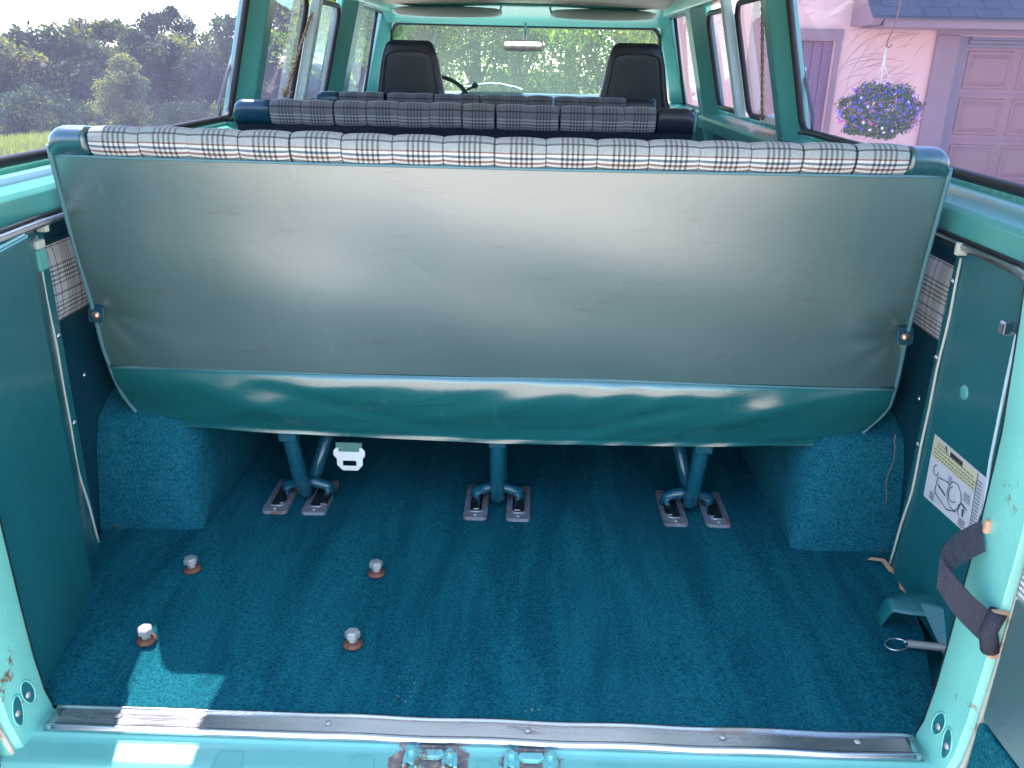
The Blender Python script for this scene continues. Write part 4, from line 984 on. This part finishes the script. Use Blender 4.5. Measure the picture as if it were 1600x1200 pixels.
# hanging flower basket
hb = thing('hanging_basket', (3.245, 7.2, .62), 'hanging basket overflowing with blue, purple and white flowers beside the garage', 'hanging basket')
b = MB(); b.tube([(3.23, 7.2, 1.97), (3.25, 7.2, 1.80), (3.275, 7.2, 1.55), (3.26, 7.2, 1.38), (3.22, 7.2, 1.25), (3.215, 7.2, 1.19)], .006, 6); b.tube([(3.215, 7.2, 1.20), (3.235, 7.2, 1.185), (3.255, 7.2, 1.20), (3.262, 7.2, 1.215)], .006, 6); b.build('hook_wire', M['rust'], hb)
b = MB()
for a in (0, 2.1, 4.2): b.tube([(3.215, 7.2, 1.185), (3.217 + .01 * math.cos(a), 7.2 + .01 * math.sin(a), 1.03), (3.24 + .13 * math.cos(a), 7.2 + .13 * math.sin(a), .80)], .004, 5)
b.build('hanger', M['whiteplastic'], hb)
b = MB(); b.lathe([(.001, -.10), (.12, -.09), (.17, .04), (.18, .05)], (3.245, 7.2, .56), 20); b.build('pot', M['paint_dark'], hb)
def leaf_cloud(name, pts, size, mats, parent, mi=None, seed=1, flat=0.0):
    """numpy built cloud of small bent leaves (two triangles each)"""
    r = np.random.default_rng(seed); n = len(pts); s = size * r.uniform(.55, 1.35, n)
    a = r.normal(size=(n, 3)); a /= np.linalg.norm(a, axis=1)[:, None]; c = r.normal(size=(n, 3)); c -= (c * a).sum(1)[:, None] * a; c /= np.linalg.norm(c, axis=1)[:, None]; nn = np.cross(a, c)
    o0 = np.array(org(parent)) if parent else np.zeros(3)
    P = pts - o0; L = (a * s[:, None]); W = (c * (s * .42)[:, None]); B = nn * (s * .16)[:, None]
    v = np.stack([P - L, P + W + B, P + L, P - W + B], 1).reshape(-1, 3)
    me = bpy.data.meshes.new(name); me.vertices.add(4 * n); me.vertices.foreach_set('co', v.ravel().astype(np.float32))
    q = np.arange(n)[:, None] * 4; idx = np.concatenate([q + 0, q + 1, q + 2, q + 0, q + 2, q + 3], 1).ravel()
    me.loops.add(6 * n); me.loops.foreach_set('vertex_index', idx.astype(np.int32)); me.polygons.add(2 * n)
    me.polygons.foreach_set('loop_start', np.arange(0, 6 * n, 3).astype(np.int32))
    try: me.polygons.foreach_set('loop_total', np.full(2 * n, 3, np.int32))
    except Exception: pass
    for m_ in mats: me.materials.append(m_)
    if mi is None: mi = r.integers(0, len(mats), n)
    me.polygons.foreach_set('material_index', np.repeat(mi, 2).astype(np.int32))
    me.update(calc_edges=True); me.validate()
    o = bpy.data.objects.new(name, me); col.objects.link(o)
    if parent: o.parent = parent
    ORG[o.name] = org(parent); return o
def leafmat(name, c, trans=.35):
    t = NT(name); tr = t.n('ShaderNodeBsdfTranslucent'); gi = t.n('ShaderNodeNewGeometry')
    cc = t.mix(t.noise(1.7, 3), tuple(k * .75 for k in c), tuple(k * 1.25 for k in c)); cc = t.mix(gi.outputs['Random Per Island'], t.mix(1.0, cc, (.7, .75, .7), 'MULTIPLY'), t.mix(1.0, cc, (1.3, 1.25, 1.1), 'MULTIPLY'))
    t.set(cc, .6, spec=.3); t.l(t.mix(1.0, cc, (2.0, 2.2, .7), 'MULTIPLY'), tr.inputs[0]); mx = t.n('ShaderNodeMixShader'); mx.inputs[0].default_value = trans
    t.l(t.b.outputs[0], mx.inputs[1]); t.l(tr.outputs[0], mx.inputs[2]); t.l(mx.outputs[0], t.out.inputs[0]); return t.m
LM = {'green': leafmat('leaf_green', (.07, .10, .03), .3), 'dark': leafmat('leaf_dark', (.026, .050, .030), .2), 'blue': leafmat('leaf_bluegreen', (.034, .065, .052), .22), 'yellow': leafmat('leaf_yellowgreen', (.30, .34, .03), .7), 'lime': leafmat('leaf_bright', (.17, .28, .035), .7), 'olive': leafmat('leaf_olive', (.23, .21, .09), .45), 'red': leafmat('leaf_rust', (.20, .11, .05), .4)}
bark = simple('bark', (.09, .07, .055), .9, bump=.6, scale=12)
# basket foliage and flowers
r = np.random.default_rng(3); n = 5200; d = r.normal(size=(n, 3)); d /= np.linalg.norm(d, axis=1)[:, None]; rad = r.uniform(.6, 1.0, n) ** .5
lump = 1 + .17 * np.sin(d[:, 0] * 7 + 1) * np.sin(d[:, 2] * 6) + .05 * r.normal(size=n)
pts = np.array([3.245, 7.2, .62]) + d * (rad * lump)[:, None] * np.array([.335, .32, .255]); pts[:, 2] = np.where(pts[:, 2] < .44, .44 + (pts[:, 2] - .44) * .4, pts[:, 2]) 
leaf_cloud('foliage', pts, .020, [LM['green'], LM['olive'], LM['blue']], hb, seed=5)
fl = [('blue_flowers', 250, (.09, .07, .60)), ('purple_flowers', 110, (.36, .05, .36)), ('white_flowers', 34, (.80, .78, .80)), ('pink_flowers', 40, (.62, .10, .28))]
for q, (nm, cnt, cc) in enumerate(fl):
    r = np.random.default_rng(20 + q); d = r.normal(size=(cnt * 3, 3)); d /= np.linalg.norm(d, axis=1)[:, None]; d = d[(d[:, 2] > -.55)]
    if nm == 'blue_flowers': d = d[(d[:, 2] > -.2) | (r.random(len(d)) < .4)]
    if nm == 'purple_flowers': d = d[np.abs(d[:, 0]) > .55]
    d = d[:cnt]; fp = np.array([3.245, 7.2, .62]) + d * np.array([.35, .335, .27]) * r.uniform(.93, 1.08, (len(d), 1))
    b = MB(); k5 = 5
    for p, dd in zip(fp, d):
        nv = Vector(dd) + Vector(r.normal(size=3)) * .3 + Vector((0, -.4, 0)); nv.normalize(); ux = nv.orthogonal().normalized(); uy = nv.cross(ux); sz = .013 * r.uniform(.8, 1.3) * (1.25 if 'white' in nm or 'pink' in nm else 1)
        cpt = Vector(p); base = len(b.v); b.v.append(tuple(cpt))
        for i in range(10):
            a = i * math.pi / 5; rr_ = sz * (1.0 if i % 2 == 0 else .55); b.v.append(tuple(cpt + ux * rr_ * math.cos(a) + uy * rr_ * math.sin(a) + nv * sz * .3))
        for i in range(10): b.f.append((base, base + 1 + i, base + 1 + (i + 1) % 10)); b.mi.append(0); b.sm.append(False)
    o = b.build(nm, simple(nm + '_petal', cc, .6), hb); o['kind'] = 'stuff'

# ------------------------------------------------------------------ white shed and parked pickup seen past the wall end
sh = thing('white_shed', (3.6, 16.5, GZ), 'small white shed far behind, seen through the right middle window', 'shed')
b = MB(); b.bx(2.6, 5.2, 16.5, 19, terr(3, 18) - .3, 1.15); b.build('wall', simple('white_siding', (.78, .78, .76), .7), sh, bevel=.01)
b = MB(); b.prism([(2.4, 16.2, 1.15), (2.4, 19.2, 1.15), (2.4, 17.7, 2.1)], (3.0, 0, 0)); b.build('roof', msh, sh)
pk = thing('parked_car', (3.0, 13.2, GZ), 'teal parked pickup partly hidden, seen low through the right middle window', 'pickup')
b = MB(); b.prism([(2.2, 12.4, GZ + .35), (2.2, 12.4, GZ + .95), (2.3, 13.2, GZ + 1.05), (2.3, 17.0, GZ + 1.0), (2.2, 17.2, GZ + .35)], (1.7, 0, 0)); b.build('body', M['paint_out'], pk, bevel=.06)
b = MB(); b.prism([(2.35, 13.4, GZ + 1.0), (2.45, 13.8, GZ + 1.55), (2.45, 15.0, GZ + 1.55), (2.35, 15.3, GZ + 1.0)], (1.4, 0, 0)); cb = b.build('cab', M['paint_out'], pk, bevel=.05)
b = MB(); b.poly([(2.45, 13.395 + .06, GZ + 1.08), (3.65, 13.395 + .06, GZ + 1.08), (3.58, 13.74, GZ + 1.48), (2.52, 13.74, GZ + 1.48)]); b.poly([(2.338, 13.7, GZ + 1.08), (2.40, 13.9, GZ + 1.45), (2.40, 14.8, GZ + 1.45), (2.338, 15.0, GZ + 1.08)]); b.build('window', M['rubber'], cb)
for x in (2.28, 3.82):
    for y in (13.1, 16.4):
        b = MB(); b.lathe([(.001, -.1), (.33, -.1), (.35, -.06), (.35, .06), (.33, .1), (.001, .1)], (x, y, GZ + .35), 20, axis='x'); b.build('wheel', M['rubber'], pk)

# ------------------------------------------------------------------ trees
def tree(name, label, cat, x, y, h, w, n, lsize, mats, seed, group=None, cb=.12, shape='round', z0=None, clumps=26, trunk=.018):
    z0 = terr(x, y) if z0 is None else z0
    root = thing(name, (x, y, z0), label, cat, group)
    r = np.random.default_rng(seed)
    b = MB(); ph = r.uniform(0, 6); tp = [(x + .02 * h * math.sin(k * 2 + ph), y + .02 * h * math.cos(k * 1.7 + ph), z0 - .1 + h * .9 * k) for k in np.linspace(0, 1, 8)]
    b.tube(tp, [h * trunk * (1.15 - k) for k in np.linspace(0, 1, 8)], 8)
    C = []
    for k in range(clumps):
        q = r.uniform(0, 1) ** .8; zz = cb + (1 - cb) * q
        if shape == 'cone': ww = (1 - q) * .95 + .06
        elif shape == 'column': ww = math.sin(math.pi * (q * .86 + .10)) ** .7 * .9
        else: ww = math.sin(math.pi * (q * .80 + .12)) ** .6
        a = r.uniform(0, 2 * math.pi); rr_ = w / 2 * ww * r.uniform(.35, .92)
        C.append((x + rr_ * math.cos(a), y + rr_ * math.sin(a), z0 + zz * h * .93, r.uniform(.12, .24) * w * (.5 + .5 * ww)))
        if k % 3 == 0:
            i = int(min(6, max(1, zz * 6))); b.tube([tp[i - 1], Vector(tp[i - 1]).lerp(Vector(C[-1][:3]), .6) + Vector((0, 0, .02 * h)), C[-1][:3]], [h * trunk * .4, h * trunk * .25, h * trunk * .08], 5)
    b.build('trunk', bark, root)
    C = np.array(C); wts = C[:, 3] ** 2; wts /= wts.sum(); ci = r.choice(len(C), n, p=wts)
    d = r.normal(size=(n, 3)); d /= np.linalg.norm(d, axis=1)[:, None]; rad = r.uniform(.25, 1.0, n) ** .45 * (1 + .18 * r.normal(size=n))
    pts = C[ci, :3] + d * (C[ci, 3] * rad)[:, None] * np.array([1, 1, .8])
    mi = (ci * 7 + r.integers(0, 10, n) // 8) % len(mats)
    leaf_cloud('crown', pts, lsize, [LM[k] for k in mats], root, mi=mi, seed=seed + 1)
    return root
def at(az, dist): return (.06 + dist * math.sin(R(az)), -1.1 + dist * math.cos(R(az)))
G1 = 'broadleaf trees of the wood on the left'
TL = [(-34.5, 66, 5.9, 7, 'leftmost low broadleaf tree of the wood behind the left window'), (-31.3, 64, 6.3, 6.5, 'blue-green tree at the left picture edge, crown sloping down to the sky'),
      (-28.6, 66, 7.3, 7, 'tall rounded tree just right of the sloping one in the left wood'), (-25.9, 70, 8.3, 8, 'broad tree directly behind the pale lone tree'),
      (-23.6, 66, 7.3, 6, 'lower dense tree between the broad one and the dark conifer'), (-20.6, 68, 7.4, 8, 'wide tree below the gap of sky right of the conifer'),
      (-18.0, 64, 8.5, 6.5, 'tall full tree beside the green window pillar on the left'), (-15.2, 66, 10.4, 8, 'tree seen through the left middle window'), (-12.4, 60, 9.4, 7, 'tree seen through the narrow left pane nearest the front seat')]
mm = [['blue', 'green', 'dark'], ['green', 'olive', 'blue'], ['dark', 'green', 'blue'], ['olive', 'green', 'dark']]
for k, (az, ds, h, w, lb) in enumerate(TL):
    x, y = at(az, ds); tree('broadleaf_tree', lb, 'tree', x, y, h, w, 17000, .20, mm[k % 4], 100 + k, G1, cb=.04, z0=terr(x, y))
x, y = at(-22.4, 76); tree('conifer', 'dark conifer rising highest above the wood on the left', 'tree', x, y, 10.6, 5.4, 15000, .14, ['dark', 'blue'], 140, shape='round', cb=.3)
x, y = at(-24.8, 42); tree('lone_tree', 'small pale olive tree standing alone before the dark wood', 'tree', x, y, 3.75, 2.4, 9000, .075, ['olive', 'green', 'olive'], 150, shape='column', cb=.16, clumps=40)
for k, (az, ds, h, w, lb) in enumerate([(-30.6, 40, 2.3, 2.6, 'small round bush in shade at the left edge of the meadow'), (-28.9, 47, 2.7, 3.2, 'wider bush right of the round one, at the foot of the wood'), (-27.0, 52, 2.0, 3.5, 'low bush under the broad tree at the foot of the wood'), (-21.5, 56, 2.2, 5, 'long low bush below the conifer'), (-18.5, 55, 2.3, 4, 'low bush beside the window pillar at the foot of the wood')]):
    x, y = at(az, ds); tree('bush', lb, 'bush', x, y, h, w, 5000, .09, mm[(k + 1) % 4], 160 + k, 'bushes at the foot of the wood', cb=.0, clumps=18)
G2 = 'sunlit trees ahead of the van'
TF = [(-10.5, 22, 8.0, 4.5, ['yellow', 'lime'], 'yellow-green tree seen left of the left front seat'), (-7.4, 19, 7.5, 4.2, ['lime', 'yellow', 'green'], 'leafy tree behind the left part of the windshield'),
      (-4.0, 24, 9.0, 5.0, ['green', 'blue', 'lime'], 'darker blue-green tree between the left front seat and the mirror'), (-.8, 20, 8.0, 4.4, ['lime', 'green', 'blue'], 'green tree directly behind the rear-view mirror'),
      (2.4, 24, 9.0, 5.0, ['blue', 'green', 'lime'], 'tree just right of the rear-view mirror'), (5.4, 18, 7.5, 4.0, ['yellow', 'lime', 'green'], 'bright yellow-green tree before the right front seat'),
      (8.4, 20, 8.0, 4.2, ['lime', 'blue', 'green'], 'green tree behind the right front seat'), (11.4, 22, 8.0, 4.4, ['lime', 'yellow'], 'bright tree seen through the right front door window'), (14.6, 27, 8.5, 5, ['green', 'lime'], 'tree behind the white shed')]
for k, (az, ds, h, w, mt, lb) in enumerate(TF):
    x, y = at(az, ds); tree('sunlit_tree', lb, 'tree', x, y, h, w, 30000, .062, mt, 200 + k, G2, cb=.02, clumps=34)
# grass: blades on the verge on the left
r = np.random.default_rng(8); n = 60000
az = np.radians(r.uniform(-36, -16, n)); ds = 15.2 + r.uniform(0, 1, n) ** 1.3 * 16; gx = .06 + ds * np.sin(az); gy = -1.1 + ds * np.cos(az)
gz = np.array([terr(a, c) for a, c in zip(gx, gy)]); hgt = r.uniform(.05, .20, n) * (1 + .6 * np.sin(gx * 1.3) * np.sin(gy * .9)); w_ = .012; th = r.uniform(0, math.pi, n); lx = r.normal(0, .03, n); ly = r.normal(0, .03, n)
v = np.stack([np.stack([gx - w_ * np.cos(th), gy - w_ * np.sin(th), gz], 1), np.stack([gx + w_ * np.cos(th), gy + w_ * np.sin(th), gz], 1), np.stack([gx + lx, gy + ly, gz + hgt], 1)], 1).reshape(-1, 3)
me = bpy.data.meshes.new('meadow_grass'); me.vertices.add(3 * n); me.vertices.foreach_set('co', v.ravel().astype(np.float32)); me.loops.add(3 * n); me.loops.foreach_set('vertex_index', np.arange(3 * n).astype(np.int32)); me.polygons.add(n); me.polygons.foreach_set('loop_start', np.arange(0, 3 * n, 3).astype(np.int32))
me.update(calc_edges=True); me.validate(); me.materials.append(leafmat('grass_blade', (.26, .27, .10), .4)); o = bpy.data.objects.new('meadow_grass', me); col.objects.link(o)
tag(o, 'sunlit pale green meadow grass beyond the driveway on the left', 'grass', kind='stuff')
